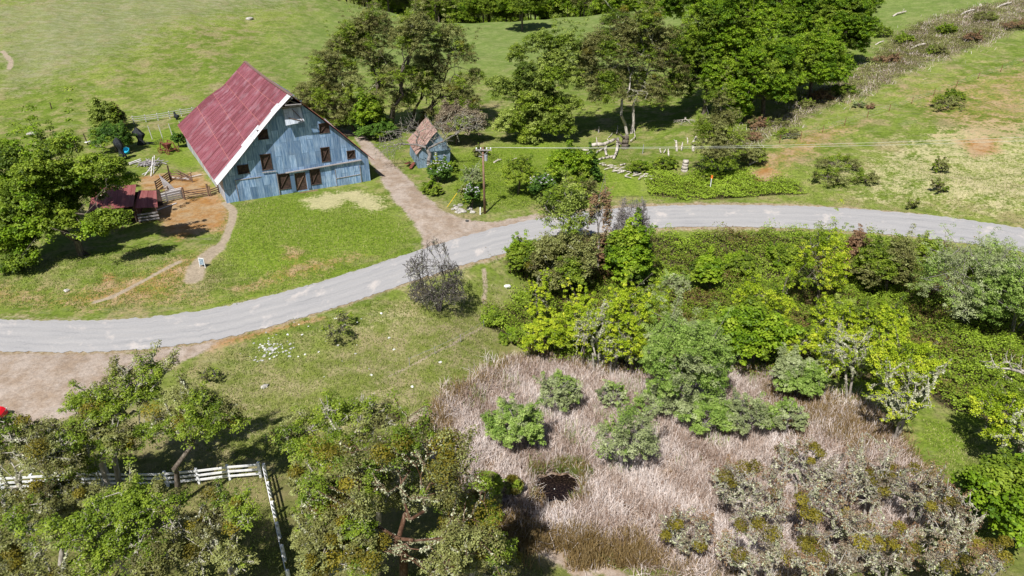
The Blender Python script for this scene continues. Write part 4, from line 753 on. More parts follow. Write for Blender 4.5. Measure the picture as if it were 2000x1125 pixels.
REDR2 = sheet_mat("shed_roof_red", (.24, .06, .06), (.34, .14, .13), (.3, .17, .15), .7, 3)
RUSTR = sheet_mat("rusty_roof_tin", (.34, .19, .15), (.56, .42, .37), (.26, .11, .07), .7, 2.5)
WHT = sheet_mat("white_roof_tin", (.66, .68, .72), (.78, .80, .83), (.72, .72, .74), .8, 2.2, streak=.3)
def uvquadmesh(name, mat, parent, quads, thick=.04):
    """quads: four corners (3D) + uv corner values each, given a real thickness along the inner normal."""
    bm = bmesh.new(); uvl = bm.loops.layers.uv.new("uv")
    for pts, uvs in quads:
        p = [Vector(x) for x in pts]; nrm = (p[1] - p[0]).cross(p[-1] - p[0]).normalized() * thick
        top = [bm.verts.new(x) for x in p]; bot = [bm.verts.new(x - nrm) for x in p]; k = len(p)
        f = bm.faces.new(top)
        for lp, u in zip(f.loops, uvs): lp[uvl].uv = u
        f = bm.faces.new(bot[::-1])
        for lp, u in zip(f.loops, uvs[::-1]): lp[uvl].uv = u
        for i in range(k):
            j = (i + 1) % k; f = bm.faces.new([top[j], top[i], bot[i], bot[j]])
            for lp, u in zip(f.loops, (uvs[j], uvs[i], uvs[i], uvs[j])): lp[uvl].uv = u
    return fin(name, bm, mat, parent)
def cut(o, boxes):
    bm = bmesh.new()
    for (a, b) in boxes: box(bm, [(p + q) / 2 for p, q in zip(a, b)], [abs(q - p) for p, q in zip(a, b)])
    me = bpy.data.meshes.new("cutter"); bm.to_mesh(me); bm.free(); c = bpy.data.objects.new("cutter", me); COL.objects.link(c)
    c.parent = o.parent; md = o.modifiers.new("b", 'BOOLEAN'); md.operation = 'DIFFERENCE'; md.object = c; md.solver = 'EXACT'
    bpy.context.view_layer.update(); dg = bpy.context.evaluated_depsgraph_get(); ev = o.evaluated_get(dg)
    new = bpy.data.meshes.new_from_object(ev, preserve_all_data_layers=True, depsgraph=dg); o.modifiers.clear(); o.data = new
    bpy.data.objects.remove(c); bpy.data.meshes.remove(me)
BZ = .8; A = Vector((-38.55, 86.84, BZ)); BR = R(27.5)
barn = empty("barn", A, BR); tag(barn, "big old hay barn with blue tin gable, steep faded red roof and white-edged rake", "barn")
LEN = 32.0
def lskew(y): return -2.4 * (y / LEN) ** 1.1                 # the left wall swings outwards towards the back
fp = [(0, 3.55), (5.9, 9.1), (10.2, 13.35), (15.9, 7.95), (20, 3.7)]
ov = uvquadmesh("front_wall", BLUE, barn, [([(0, 0, -.9), (20, 0, -.6)] + [(a, 0, b) for a, b in fp[::-1]], [(0, -.9), (20, -.6)] + [(a, b) for a, b in fp[::-1]])], .12)
WIN = [(5.5, 8.0, 1.25, 1.25), (13.6, 7.85, 1.3, 1.3), (5.3, 3.85, 1.3, 2.1), (13.4, 3.8, 1.15, 2.0), (17.0, 3.75, 1.1, 1.1), (2.2, 3.75, 1.35, 1.15), (7.15, .75, 1.5, 2.2), (11.5, .75, 1.35, 2.15)]
DOOR = (9.35, .15, 1.5, 2.6); LOFT = (9.15, 11.75, 2.35, 1.1)
cut(ov, [((x, -.5, z), (x + w_, .5, z + h_)) for x, z, w_, h_ in WIN + [DOOR, LOFT]])
PANE = noisy("dark_shutter", [(.02, .015, .013), (.055, .035, .028), (.10, .06, .045)], 4, .8, .2)
for x, z, w_, h_ in WIN:
    def fr(bm, x=x, z=z, w_=w_, h_=h_):
        for a, b in (((x, z), (x + w_, z)), ((x, z + h_), (x + w_, z + h_))): beam(bm, (a[0] - .07, -.03, a[1]), (b[0] + .07, -.03, b[1]), .1, .09)
        for a in (x, x + w_): beam(bm, (a, -.027, z + .07), (a, -.027, z + h_ - .07), .08, .08, (0, 1, 0))
        beam(bm, (x + .08, .085, z + .08), (x + w_ - .08, .085, z + h_ - .08), .05, .13, (0, 1, 0))
    wn = part("window", DARKW, barn, fr)
    part("shutter", PANE, wn, lambda bm, x=x, z=z, w_=w_, h_=h_: box(bm, (x + w_ / 2, .16, z + h_ / 2), (w_ + .02, .06, h_ + .02)))
dr = part("door", DARKW, barn, lambda bm: (box(bm, (DOOR[0] + DOOR[2] / 2, .14, DOOR[1] + DOOR[3] / 2), (DOOR[2], .06, DOOR[3])),))
part("door_brace", BROWNW, dr, lambda bm: (beam(bm, (DOOR[0] + .1, .06, .4), (DOOR[0] + 1.4, .06, 2.5), .14, .06, (0, 1, 0)), beam(bm, (DOOR[0] + .02, .05, .3), (DOOR[0] + .02, .05, 2.7), .12, .05, (0, 1, 0)), beam(bm, (DOOR[0] + 1.48, .05, .3), (DOOR[0] + 1.48, .05, 2.7), .12, .05, (0, 1, 0)), beam(bm, (DOOR[0] - .1, .05, 2.78), (DOOR[0] + 1.6, .05, 2.78), .05, .14)))
# sliding door leaf left open against the wall by the door, big sliding doors right and left
for (x0, x1, z1, lab) in ((15.0, 18.6, 2.55, None), (1.6, 7.0, 3.1, None)):
    sd = uvquadmesh("sliding_door", BLUE, barn, [([(x0, -.09, -.25), (x1, -.09, -.15), (x1, -.09, z1), (x0, -.09, z1)], [(x0 + .3, 0), (x1 + .3, 0), (x1 + .3, z1), (x0 + .3, z1)])], .05)
    part("door_batten", GREYW, sd, lambda bm: (beam(bm, (x0, -.13, 1.15 if x0 > 10 else z1 - .1), (x1 if x0 > 10 else x0 + 3.3, -.13, 1.25 if x0 > 10 else z1 - .1), .06, .08), beam(bm, (x1, -.12, 0), (x1, -.12, z1), .08, .08, (0, 1, 0)), beam(bm, (x0, -.12, 0), (x0, -.12, z1), .06, .06, (0, 1, 0))))
part("door_rail", GREYW, barn, lambda bm: beam(bm, (8.2, -.2, 3.05), (18.9, -.2, 3.35), .28, .12))
part("door_rail", GREYW, barn, lambda bm: beam(bm, (5.2, -.16, 3.55), (7.0, -.16, 3.5), .12, .1))
part("door_leaf", BLUE, barn, lambda bm: box(bm, (9.0, -.1, 1.35), (.55, .06, 2.3))); part("door_leaf", BLUE, barn, lambda bm: box(bm, (11.15, -.1, 1.4), (.45, .05, 2.2)))
part("sill", BROWNW, barn, lambda bm: (beam(bm, (7, -.5, -.1), (12.2, -.45, -.02), .35, .12),))
# loft hatch folded down
hp = bmesh.new(); fin("hatch_frame", (box(hp, (10.33, -.03, 11.69), (2.5, .1, .12)), hp)[1], GREYW, barn)
q = [(9.2, -.1, 11.6), (11.45, -.1, 11.75), (11.6, -.85, 9.85), (9.1, -.85, 9.65)]
HATCH = sheet_mat('hatch_tin', (.40, .46, .54), (.66, .70, .76), (.5, .5, .52), .7, 3)
hd = uvquadmesh("loft_door", HATCH, barn, [([q[3], q[2], q[1], q[0]], [(0, 0), (2.6, 0), (2.6, 2), (0, 2)])], .05)
part("door_brace", BROWNW, hd, lambda bm: (beam(bm, (10.3, -.2, 11.6), (11.5, -.9, 9.95), .07, .06), beam(bm, (9.6, -.62, 10.6), (11.4, -.9, 10.0), .07, .06)))
# side, back walls
def wallquads(x0f, yA, yB, top, n, sgn):
    out = []
    for i in range(n):
        y0, y1 = yA + (yB - yA) * i / n, yA + (yB - yA) * (i + 1) / n
        a, b = (x0f(y0), y0), (x0f(y1), y1)
        pts = [(a[0], a[1], -.9), (b[0], b[1], -.9), (b[0], b[1], top(y1)), (a[0], a[1], top(y0))]; uv = [(y0, -.9), (y1, -.9), (y1, top(y1)), (y0, top(y0))]
        if sgn < 0: pts, uv = [pts[1], pts[0], pts[3], pts[2]], [uv[1], uv[0], uv[3], uv[2]]
        out.append((pts, uv))
    return out
uvquadmesh("side_wall", SIDE, barn, wallquads(lambda y: lskew(y), .13, LEN - .13, lambda y: 3.35 + .25 * y / LEN, 10, -1), .08)
uvquadmesh("side_wall", SIDE, barn, wallquads(lambda y: 20.0, .13, LEN - .13, lambda y: 3.5, 6, 1), .08)
bp_ = [(-2.4, 3.4), (2.2, 7.0), (5.4, 8.95), (9.4, 12.4), (15.6, 7.5), (20, 3.6)]
uvquadmesh("back_wall", BLUE, barn, [([(20, LEN, -.9), (-2.4, LEN, -.9)] + [(a, LEN, b) for a, b in bp_], [(20, 0), (-2.4, 0)] + [(a, b) for a, b in bp_])], .1)
# roof: left slope lofted front profile -> back profile, with hay hood at the apex
ff = [(-.75, 2.95), (2.6, 6.15), (5.9, 9.42), (8.1, 11.55), (10.2, 13.75)]; bb = [(-3.1, 3.5), (2.0, 7.35), (5.3, 9.25), (7.2, 10.95), (9.35, 12.85)]
fy = [-.85, -.88, -.92, -1.0, -2.2]; NR = 12
def rp(i, t, lift=0):
    s = t; sag = -.22 * math.sin(math.pi * t)
    return Vector((ff[i][0] * (1 - s) + bb[i][0] * s, fy[i] * (1 - t) + (LEN + .5) * t, ff[i][1] * (1 - s) + bb[i][1] * s + sag * (.4 + .15 * i) + lift))
lv = [0]
for i in range(4): lv.append(lv[-1] + (rp(i + 1, 0) - rp(i, 0)).length)
def slope(name, mat, t0, t1, lift, n, rows=range(4), jag=None, thick=.05):
    qs = []
    for i in rows:
        a, b = (t0(i), t1(i)); 
        for k in range(n):
            s0, s1 = a + (b - a) * k / n, a + (b - a) * (k + 1) / n
            P4 = [rp(i, s1, lift), rp(i, s0, lift), rp(i + 1, s0, lift), rp(i + 1, s1, lift)]
            qs.append((P4, [(s1 * 33, lv[i]), (s0 * 33, lv[i]), (s0 * 33, lv[i + 1]), (s1 * 33, lv[i + 1])]))
    return uvquadmesh(name, mat, barn, qs, thick)
rl = slope("roof_slope", REDR, lambda i: 0.0, lambda i: 1.0, 0, NR)
# white sheets along the front rake, in steps
def wl(bmq):
    cuts = [(0, 1.25, .066), (1.25, 2.05, .085), (2.05, 2.9, .062), (2.9, 3.35, .075), (3.35, 4.0, .058)]; qs = []
    for (u0, u1, tw) in cuts:
        i0, i1 = int(u0), min(int(u1 - 1e-6), 3)
        def pt(u, t, L_=.03):
            i = min(int(u), 3); f = u - i; return rp(i, t, L_) * (1 - f) + rp(i + 1, t, L_) * f
        us = [u0] + [x for x in (1, 2, 3) if u0 < x < u1] + [u1]
        for a, b in zip(us[:-1], us[1:]):
            b2 = b - 1e-6
            qs.append(([pt(a, tw), pt(a, -.002), pt(b2, -.002), pt(b2, tw)], [(tw * 33, a * 2), (0, a * 2), (0, b * 2), (tw * 33, b * 2)]))
    return qs
white = uvquadmesh("rake_sheet", WHT, barn, wl(None), .02)
fr_ = [(10.2, 13.75), (12.3, 11.75), (15.95, 8.2), (20.7, 3.2)]; br_ = [(9.35, 12.85), (11.5, 10.7), (15.3, 7.0), (20.3, 2.3)]; fyr = [-2.3, -.9, -.75, -.7]
qs = []
for i in range(3):
    for k in range(8):
        s0, s1 = k / 8, (k + 1) / 8
        def q_(j, t): return Vector((fr_[j][0] * (1 - t) + br_[j][0] * t, fyr[j] * (1 - t) + (LEN + .5) * t, fr_[j][1] * (1 - t) + br_[j][1] * t - .22 * math.sin(math.pi * t)))
        qs.append(([q_(i, s0), q_(i + 1, s0), q_(i + 1, s1), q_(i, s1)][::1], [(s0 * 33, 8 - 8 * i), (s0 * 33, -8 * i), (s1 * 33, -8 * i), (s1 * 33, 8 - 8 * i)]))
uvquadmesh("roof_slope", REDR, barn, qs, .05)
def rid(bm):
    for k in range(8): beam(bm, rp(4, k / 8, .04), rp(4, (k + 1) / 8 - .003, .04), .42, .06)
part("ridge_cap", RUSTR, barn, rid)
for m_ in (ov,): pass
def tr(bm):
    beam(bm, (9.2, -2.0, 12.55), (11.3, -2.0, 12.5), .1, .12); beam(bm, (10.2, -2.1, 13.45), (10.2, .2, 13.1), .12, .16); beam(bm, (9.3, -1.6, 12.6), (10.6, -1.0, 13.2), .08, .08); beam(bm, (10.0, -.2, 12.8), (11.2, -1.8, 12.4), .1, .1); beam(bm, (8.8, -.6, 12.0), (11.8, -.6, 12.0), .1, .12)
part("hood_timbers", GREYW, barn, tr)

# ------------------------------------------------------------------ leaning tin shed with fallen dead tree
sA = at(817, 329); sB = at(874, 322); dv = (sB - sA); sw = 4.9; ang = math.atan2(dv.y, dv.x)
shed = empty("tin_shed", (sA.x, sA.y, sA.z), ang); tag(shed, "small leaning blue tin shed with a rusty pinkish roof and curled sheets", "shed")
SL = 8.0
def LN(x, y, z): return (x + .12 * z, y, z)        # the whole shed leans
uvquadmesh("front_wall", BLUE2, shed, [([LN(0, 0, -.4), LN(sw, 0, -.4), LN(sw, 0, 2.6), LN(sw / 2, 0, 5.6), LN(0, 0, 2.5)], [(0, 0), (sw, 0), (sw, 2.6), (sw / 2, 5.6), (0, 2.5)])], .06)
uvquadmesh("back_wall", BLUE2, shed, [([LN(sw, SL, -.4), LN(0, SL, -.4), LN(0, SL, 2.5), LN(sw / 2, SL, 5.6), LN(sw, SL, 2.6)], [(sw, 0), (0, 0), (0, 2.5), (sw / 2, 5.6), (sw, 2.6)])], .06)
uvquadmesh("side_wall", BLUE2, shed, [([LN(0, SL - .06, -.4), LN(0, .06, -.4), LN(0, .06, 2.4), LN(0, SL - .06, 2.4)], [(6, 0), (0, 0), (0, 2.4), (6, 2.4)])], .06)
uvquadmesh("side_wall", BLUE2, shed, [([LN(sw, .06, -.4), LN(sw, SL - .06, -.4), LN(sw, SL - .06, 2.5), LN(sw, .06, 2.5)], [(0, 0), (6, 0), (6, 2.4), (0, 2.4)])], .06)
def shroof(x0, z0, x1, z1, y0, y1, curl=0):
    out = []
    for k in range(6):
        a, b = k / 6, (k + 1) / 6
        def g(t, y): return LN(x0 + (x1 - x0) * t, y, z0 + (z1 - z0) * t + curl * math.sin(t * 3.1) * .3 + (.25 * math.sin(y * 1.3) * curl))
        for j in range(4):
            ya, yb = y0 + (y1 - y0) * j / 4, y0 + (y1 - y0) * (j + 1) / 4
            out.append(([g(a, yb), g(a, ya), g(b, ya), g(b, yb)], [(yb, a * 4), (ya, a * 4), (ya, b * 4), (yb, b * 4)]))
    return out
uvquadmesh("roof_slope", RUSTR, shed, shroof(.9, 3.85, sw / 2, 5.75, -.5, SL + .4, .5), .03)
uvquadmesh("eave_sheet", RUSTR, shed, shroof(-.5, 2.25, .95, 3.75, -.2, SL + .2, .35), .03)
uvquadmesh("roof_slope", BLUE2, shed, [(p[::-1], u[::-1]) for p, u in shroof(sw + .4, 2.35, sw / 2 + .03, 5.72, -.1, SL + .3, 0)], .03)
part("fallen_board", RUST, shed, lambda bm: (beam(bm, (-1.3, -.3, .25), (-.3, 1.8, .45), .5, .06), beam(bm, (-1.7, 1.2, .5), (-.8, 2.6, .3), .5, .06)), loc=(0, 0, 0))
def snag(name, label, cat, base, tips, r, seed, mat=TWIG, n=30, spread=.6, lich=0, group=None, h0=.8):
    rng = np.random.default_rng(seed); B = np.array(at(*base)); pts = []
    for (tx, ty, off) in tips:
        q = np.array(on_plane(tx, ty, B[1] + off)) - B; q[2] = max(q[2], .3); pts.append(q + rng.normal(0, spread, (n, 3)) * np.array([1, 1, .6]))
    pts = np.concatenate(pts); pts[:, 2] = np.maximum(pts[:, 2], .15); root = empty(name, tuple(B)); tag(root, label, cat, group); segs = [(np.array([0, 0, -.2]), np.array([0, 0, h0]), r * 1.25, r)]
    branches(rng, pts, np.array([0, 0, h0]), r, segs, .16, 1, rmin=.016); co, f = tubes(segs); link("trunk", mesh_np("trunk", co, f, mat, smooth=True), root)
    if lich: tag(link("lichen", lichen_mesh(rng, segs, lich, .08, .2), root), kind="stuff")
    return root
snag("dead_tree", "dead tree with sprawling grey twigs lying over the leaning tin shed", "tree", (838, 332), [(740, 285, 1), (760, 300, 0), (790, 262, -1), (800, 235, 1), (905, 228, 2), (930, 245, 1), (880, 235, 0), (830, 240, 2), (775, 275, 2), (755, 265, 3), (860, 275, -.5), (925, 232, 3)], .3, 400, TWIG, 34, .9, 1200, h0=1.4)
snag("dead_tree", "fallen dead branch fanning out below the grove's shade", "branch", (1338, 238), [(1318, 246, -1), (1330, 250, -2), (1345, 252, -2), (1358, 244, -1), (1350, 232, 0)], .14, 401, DRIFT, 10, .5)
snag("dead_branch", "big bare pale limb reaching over the brambles at the right edge", "branch", (2030, 775), [(1925, 705, 0), (1945, 725, 0), (1960, 695, .5), (1985, 700, 0), (1995, 720, 0)], .22, 402, PALE, 5, .35, 200, h0=1.5)
snag("dead_branch", "curved pale dead bough rising out of the maples", "branch", (1628, 650), [(1592, 612, 0), (1600, 628, 0), (1612, 632, 0)], .12, 403, PALE, 3, .15)
snag("dead_tree", "bare forked dead treetop above the oak at the fence corner", "tree", (700, 1000), [(702, 772, 1.5), (722, 775, 1), (708, 800, 1), (630, 785, .5), (640, 800, .5), (660, 830, 0)], .15, 404, DRIFT, 6, .3, 300, h0=2)
snag("dead_tree", "pale bare branches in the lower left corner", "tree", (60, 1230), [(60, 1050, 0), (30, 1060, 0), (55, 1090, 0), (75, 1110, 0), (20, 1110, 0)], .16, 405, DRIFT, 5, .35, 300, h0=2)
snag("dead_tree", "bleached broken treetop poking above the pull-out oak", "tree", (215, 950), [(205, 745, 1), (210, 765, 1), (190, 745, 1), (290, 715, 1), (180, 770, 0)], .22, 406, DRIFT, 4, .25, 400, h0=2)

# ------------------------------------------------------------------ small red-roofed shed
rA = at(172, 452); rs = empty("red_roof_shed", (rA.x, rA.y, rA.z), R(18)); tag(rs, "low dark wooden shed with faded red tin roof under the big oak", "shed")
k = px2m(rA); 
def rl_(px, py, z):                               # local point of the line of sight at height z above the shed's base
    d = ray(px, py); q = C0 + d * ((rA.z + z - CAM_H) / d[2]); v = Vector(q) - rA; v.rotate(Matrix.Rotation(-R(18), 3, 'Z')); return v
e0, e1 = rl_(172, 412, 2.3), rl_(271, 402, 2.3); r0, r1 = rl_(190, 372, 3.6), rl_(258, 356, 3.6)
W1, W2, D1, D2 = min(e0.x, r0.x), (e1.x + r1.x) / 2, min(e0.y, e1.y), (r0.y + r1.y) / 2
uvquadmesh("roof_slope", REDR2, rs, [([(W1, D1, 2.3), (W2, D1, 2.3), (W2, D2, 3.6), (W1, D2, 3.6)], [(0, 0), (7, 0), (7, 3), (0, 3)])], .05)
uvquadmesh("roof_slope", REDR2, rs, [([(W2, D2 + .03, 3.6), (W2, D2 + 2.6, 2.5), (W1, D2 + 2.6, 2.5), (W1, D2 + .03, 3.6)][::-1][::-1], [(0, 0), (0, 3), (7, 3), (7, 0)])], .05)
l0, l1 = W2 + .05, W2 + 2.6
uvquadmesh("lean_to_roof", REDR2, rs, [([(l0, D1 + .3, 1.95), (l1, D1 + .5, 1.7), (l1 - .5, D2 + .1, 2.5), (l0, D2 + .1, 2.75)], [(0, 0), (2.6, 0), (2.6, 2.5), (0, 2.5)])], .05)
part("back_wall", DARKW, rs, lambda bm: box(bm, ((W1 + l1) / 2, D2 + 1.2, 1.1), (l1 - W1 - .6, .1, 2.2)))
part("side_wall", DARKW, rs, lambda bm: box(bm, (W1 + .3, (D1 + D2) / 2 + .6, 1.1), (.1, D2 - D1 + .8, 2.1)))
part("side_wall", DARKW, rs, lambda bm: box(bm, (W2 - .15, (D1 + D2) / 2 + .6, 1.1), (.1, D2 - D1 + .6, 2.1)))
part("front_wall", DARKW, rs, lambda bm: [box(bm, (W1 + .4 + i * .26, D1 + .35, .95), (.22, .05, 1.8 + .1 * math.sin(i * 2))) for i in range(int((W2 - W1 - 1) / .26))])
for x in (W2 + .15, l1 - .25): part("post", BROWNW, rs, lambda bm: beam(bm, (x, D1 + .5, -.2), (x, D1 + .5, 1.72), .12, .12, (0, 1, 0)))
for z in (.2, .6, 1.0): part("board", GREYW, rs, lambda bm: beam(bm, (W2 + .1, D1 + .38, z), (l1 - .1, D1 + .40, z + .08), .05, .2))
# bench-like step
# ------------------------------------------------------------------ fences
def board_fence(name, label, p0, p1, nseg, zs, wd, mat, cat="fence", hp=None, post=.12, group=None, rail_th=.04, drop=None):
    a, b = at(*p0), at(*p1); root = empty(name, a); tag(root, label, cat, group); hp = hp or zs[-1] + .2; pts = []
    for i in range(nseg + 1):
        t = i / nseg; x, y = a.x + (b.x - a.x) * t, a.y + (b.y - a.y) * t; pts.append(Vector((x, y, hz(x, y))) - a)
    for i, p in enumerate(pts):
        part("post", mat, root, lambda bm: beam(bm, p - Vector((0, 0, .3)), p + Vector((0, 0, hp)), post, post, (0, 1, 0)))
    nrm = (b - a).cross(Vector((0, 0, 1))).normalized() * (post / 2 + rail_th / 2 + .003)
    if nrm.y > 0: nrm = -nrm
    rr = random.Random(len(label))
    for z in zs:
        def f(bm):
            for i in range(nseg):
                if drop and (i, z) in drop: continue
                d = (pts[i + 1] - pts[i]).normalized() * .004
                beam(bm, pts[i] + nrm + d + Vector((0, 0, z + rr.uniform(-.02, .02))), pts[i + 1] + nrm - d + Vector((0, 0, z + rr.uniform(-.02, .02))), rail_th, wd)
        part("rail", mat, root, f)
    return root
board_fence("rail_fence", "white three-rail fence across the foreground behind the oaks", (-60, 962), (510, 932), 9, (.45, .85, 1.25), .17, WHITE, post=.16, hp=1.4)
board_fence("rail_fence", "white fence running from the corner towards the bottom of the picture", (521, 935), (568, 1145), 5, (.45, .85, 1.25), .17, WHITE, post=.16, hp=1.4)
board_fence("rail_fence", "weathered pale rail fence behind the netted garden, ending behind the barn", (238, 246), (400, 222), 7, (.5, .85, 1.2), .1, noisy("pale_rails", [(.3, .3, .27), (.5, .5, .46), (.62, .62, .58)], 4), post=.14, hp=1.4)
board_fence("board_fence", "grey board fence between the red-roofed shed and the brown gate", (298, 402), (357, 388), 2, (.3, .6, .9, 1.2), .2, GREYW, post=.14, hp=1.4)
board_fence("board_fence", "dark board pen panel beside the leaning poles", (307, 372), (334, 352), 2, (.3, .6, .9, 1.2), .16, DARKW, post=.13)
board_fence("board_fence", "broken brown board fence sagging towards the barn wall", (336, 352), (376, 356), 2, (.35, .75, 1.1), .13, BROWNW, post=.12, drop=[(1, 1.1)])
board_fence("board_fence", "short brown fence panel between the gate and the barn's corner", (412, 383), (428, 377), 1, (.3, .6, .9), .13, BROWNW, post=.13, hp=1.5)
board_fence("board_fence", "low brown rail fence behind the pile of pale poles", (298, 386), (330, 378), 1, (.5, .9), .12, BROWNW, post=.12)
ga, gb = at(361, 390), at(408, 383); gt = empty("farm_gate", ga); tag(gt, "brown wooden five-bar gate with diagonal brace by the barn's left corner", "gate"); gv = gb - ga; gl = gv.length; gv /= gl
for nm, t in (("post", 0), ("post", gl)): part(nm, BROWNW, gt, lambda bm: beam(bm, gv * t + Vector((0, 0, -.3)), gv * t + Vector((0, 0, 1.75)), .2, .2, (0, 1, 0)))
for z in (.3, .6, .9, 1.2): part("rail", BROWNW, gt, lambda bm: beam(bm, gv * .15 + Vector((0, -.06, z)), gv * (gl - .15) + Vector((0, -.06, z)), .05, .12))
part("brace", BROWNW, gt, lambda bm: beam(bm, gv * .15 + Vector((0, -.12, 1.2)), gv * (gl - .15) + Vector((0, -.12, .3)), .05, .1))
# tall posts
def post_(name, label, px, py, ht, r, mat, group=None, cat="post", lean=.03):
    p = at(px, py); bm = bmesh.new(); cyl(bm, (0, 0, -.2), (lean * ht, 0, ht), r, r * .85, 7); o = fin(name, bm, mat, loc=p); tag(o, label, cat, group); return o
post_("fence_post", "tall dark post at the corner of the dark pen panel", 333, 352, 2.2, .13, DARKW)
post_("fence_post", "dark wooden post alone in the meadow at far left", 101, 213, 1.3, .1, DARKW)
post_("fence_post", "dark post leaning by the white board left of the bramble bush", 172, 282, 1.9, .1, DARKW, lean=-.15)
post_("marker_post", "short white post at the utility pole's foot by the road", 938, 419, 1.0, .1, WHITE)
post_("fence_post", "stubby grey post beside the deep shade of the lone round oak", 1169, 259, 1.1, .12, GREYW)
post_("fence_post", "thin grey post standing behind the brambles near the driftwood", 1255, 300, 1.5, .07, METAL)
post_("fence_post", "thin grey post leaning behind the red-roofed shed", 243, 362, 2.2, .07, DARKW, lean=-.12)
# wire fence on the slope
pl = [(1522, 280), (1563, 272), (1606, 259), (1649, 245), (1693, 231), (1736, 218), (1780, 203), (1823, 187), (1867, 170), (1910, 154), (1954, 140), (1998, 122)]
for i, (a, b) in enumerate(pl):
    post_("fence_post", "thin dark iron post in the row climbing the open right-hand slope", a, b, 1.25, .05, RUST, "iron posts of the wire fence on the right slope")
P_s = [at(*p) for p in pl]; bm = bmesh.new()
for z in (.5, .85, 1.15):
    for a, b in zip(P_s[:-1], P_s[1:]): cyl(bm, a + Vector((.03, 0, z)), b + Vector((.03, 0, z)), .008, .008, 4)
tag(fin("fence_wire", bm, METAL), "thin wires strung along the iron posts on the right slope", "wire")
# cross fence in the near meadow
P_m = [at(*p) for p in ((945, 640), (900, 668), (850, 692), (800, 714))]
for p in P_m: bm = bmesh.new(); cyl(bm, (0, 0, -.2), (0, 0, .9), .035, .03, 6); tag(fin("fence_post", bm, GREYW, loc=p), "thin grey stake of the low wire fence crossing the near meadow", "post", "stakes of the low wire fence in the near meadow")
bm = bmesh.new()
for a, b in zip(P_m[:-1], P_m[1:]): cyl(bm, a + Vector((0, 0, .75)), b + Vector((0, 0, .75)), .012, .012, 4)
tag(fin("fence_wire", bm, METAL), "single wire of the low fence crossing the near meadow", "wire")

# ------------------------------------------------------------------ utility pole and wires
pb = at(947, 417); pole = empty("utility_pole", pb); tag(pole, "tall brown utility pole with crossarm and transformer beside the road", "utility pole")
PH = (on_plane(945, 287, pb.y).z - pb.z)
part("pole", noisy("pole_wood", [(.10, .055, .035), (.2, .12, .08), (.3, .2, .15)], 4, .9, .3, (1, 1, .2)), pole, lambda bm: cyl(bm, (0, 0, -.5), (-.1, 0, PH), .17, .11, 10), smooth=True)
arm = part("crossarm", GREYW, pole, lambda bm: beam(bm, (-1.0, -.15, PH - .35), (1.0, -.2, PH - .35), .12, .14))
for x in (-.9, -.35, .4, .9): part("insulator", WHITE, arm, lambda bm: (cyl(bm, (x, -.17, PH - .28), (x, -.17, PH - .12), .05, .09, 8), cyl(bm, (x, -.17, PH - .12), (x, -.17, PH - .02), .1, .04, 8)))
part("crossarm", GREYW, pole, lambda bm: beam(bm, (-.65, .13, PH - 1.25), (.5, .13, PH - 1.35), .1, .1))
tf = part("transformer", METAL, pole, lambda bm: (cyl(bm, (.28, -.12, PH - 1.75), (.28, -.12, PH - 1.0), .21, .21, 12),))
part("brace", METAL, pole, lambda bm: (beam(bm, (-.7, -.14, PH - .42), (-.1, -.16, PH - 1.0), .04, .04), beam(bm, (.7, -.14, PH - .42), (-.05, -.16, PH - 1.0), .04, .04)))
WIRE = noisy("bright_wire", [(.4, .42, .33), (.52, .54, .44)], 2, .5, 0)
for (y0, s, q1) in ((1272, 0, (2120, 243)), (283, 1, (2120, 251))):
    a = pb + Vector((.9 if s == 0 else .4, -.17, PH - .02)); b = on_plane(q1[0], q1[1], 85 - s * .4); b = a + (b - a) * 1.9; b.z += 1.2; bm = bmesh.new(); n_ = 24; last = a
    for i in range(1, n_ + 1):
        t = i / n_; q = a.lerp(b, t); q.z -= 4 * 1.9 * t * (1 - t); cyl(bm, last, q, .02, .02, 5); last = q
    tag(fin("power_line", bm, WIRE), ("upper" if s == 0 else "lower") + " of the two pale wires running from the utility pole to the right", "power line")
ga_ = at(873, 405); tpt = pb + Vector((-.1, 0, PH - 1.2)); bm = bmesh.new(); cyl(bm, ga_, tpt, .012, .012, 5); gw = tag(fin("guy_wire", bm, METAL), "thin guy wire with a yellow guard, left of the utility pole", "guy wire")
YEL = noisy("yellow_plastic", [(.6, .42, .02), (.75, .55, .05)], 3, .5, 0); dg_ = (tpt - ga_).normalized()
part("guard", YEL, gw, lambda bm: cyl(bm, ga_ + dg_ * .1, ga_ + dg_ * 2.6, .05, .05, 6))
# orange marker
mk = at(1387, 368); me_ = empty("road_marker", mk); tag(me_, "white marker stake with an orange top in the roadside brambles", "marker")
part("stake", WHITE, me_, lambda bm: cyl(bm, (0, 0, -.1), (0, 0, 1.5), .06, .05, 7)); part("top", noisy("orange_paint", [(.7, .15, .02), (.8, .22, .03)], 3, .5, 0), me_, lambda bm: box(bm, (.02, 0, 1.68), (.26, .05, .5)))
# little sign on the footpath
sg = at(396, 522); so = empty("info_sign", sg, R(-10)); tag(so, "small leaning sign with a blue-grey panel on the footpath below the barn", "sign")
part("frame", WHITE, so, lambda bm: (beam(bm, (-.3, 0, -.1), (-.36, .1, 1.05), .06, .06, (0, 1, 0)), beam(bm, (.32, 0, -.1), (.24, .1, 1.05), .06, .06, (0, 1, 0)), beam(bm, (-.36, .1, 1.05), (.24, .1, 1.05), .05, .06)))
part("panel", noisy("sign_panel", [(.10, .16, .22), (.22, .3, .36), (.5, .55, .6)], 6, .5, 0), so, lambda bm: beam(bm, (-.03, 0, .3), (-.06, .07, .98), .52, .03, (0, 1, 0)))

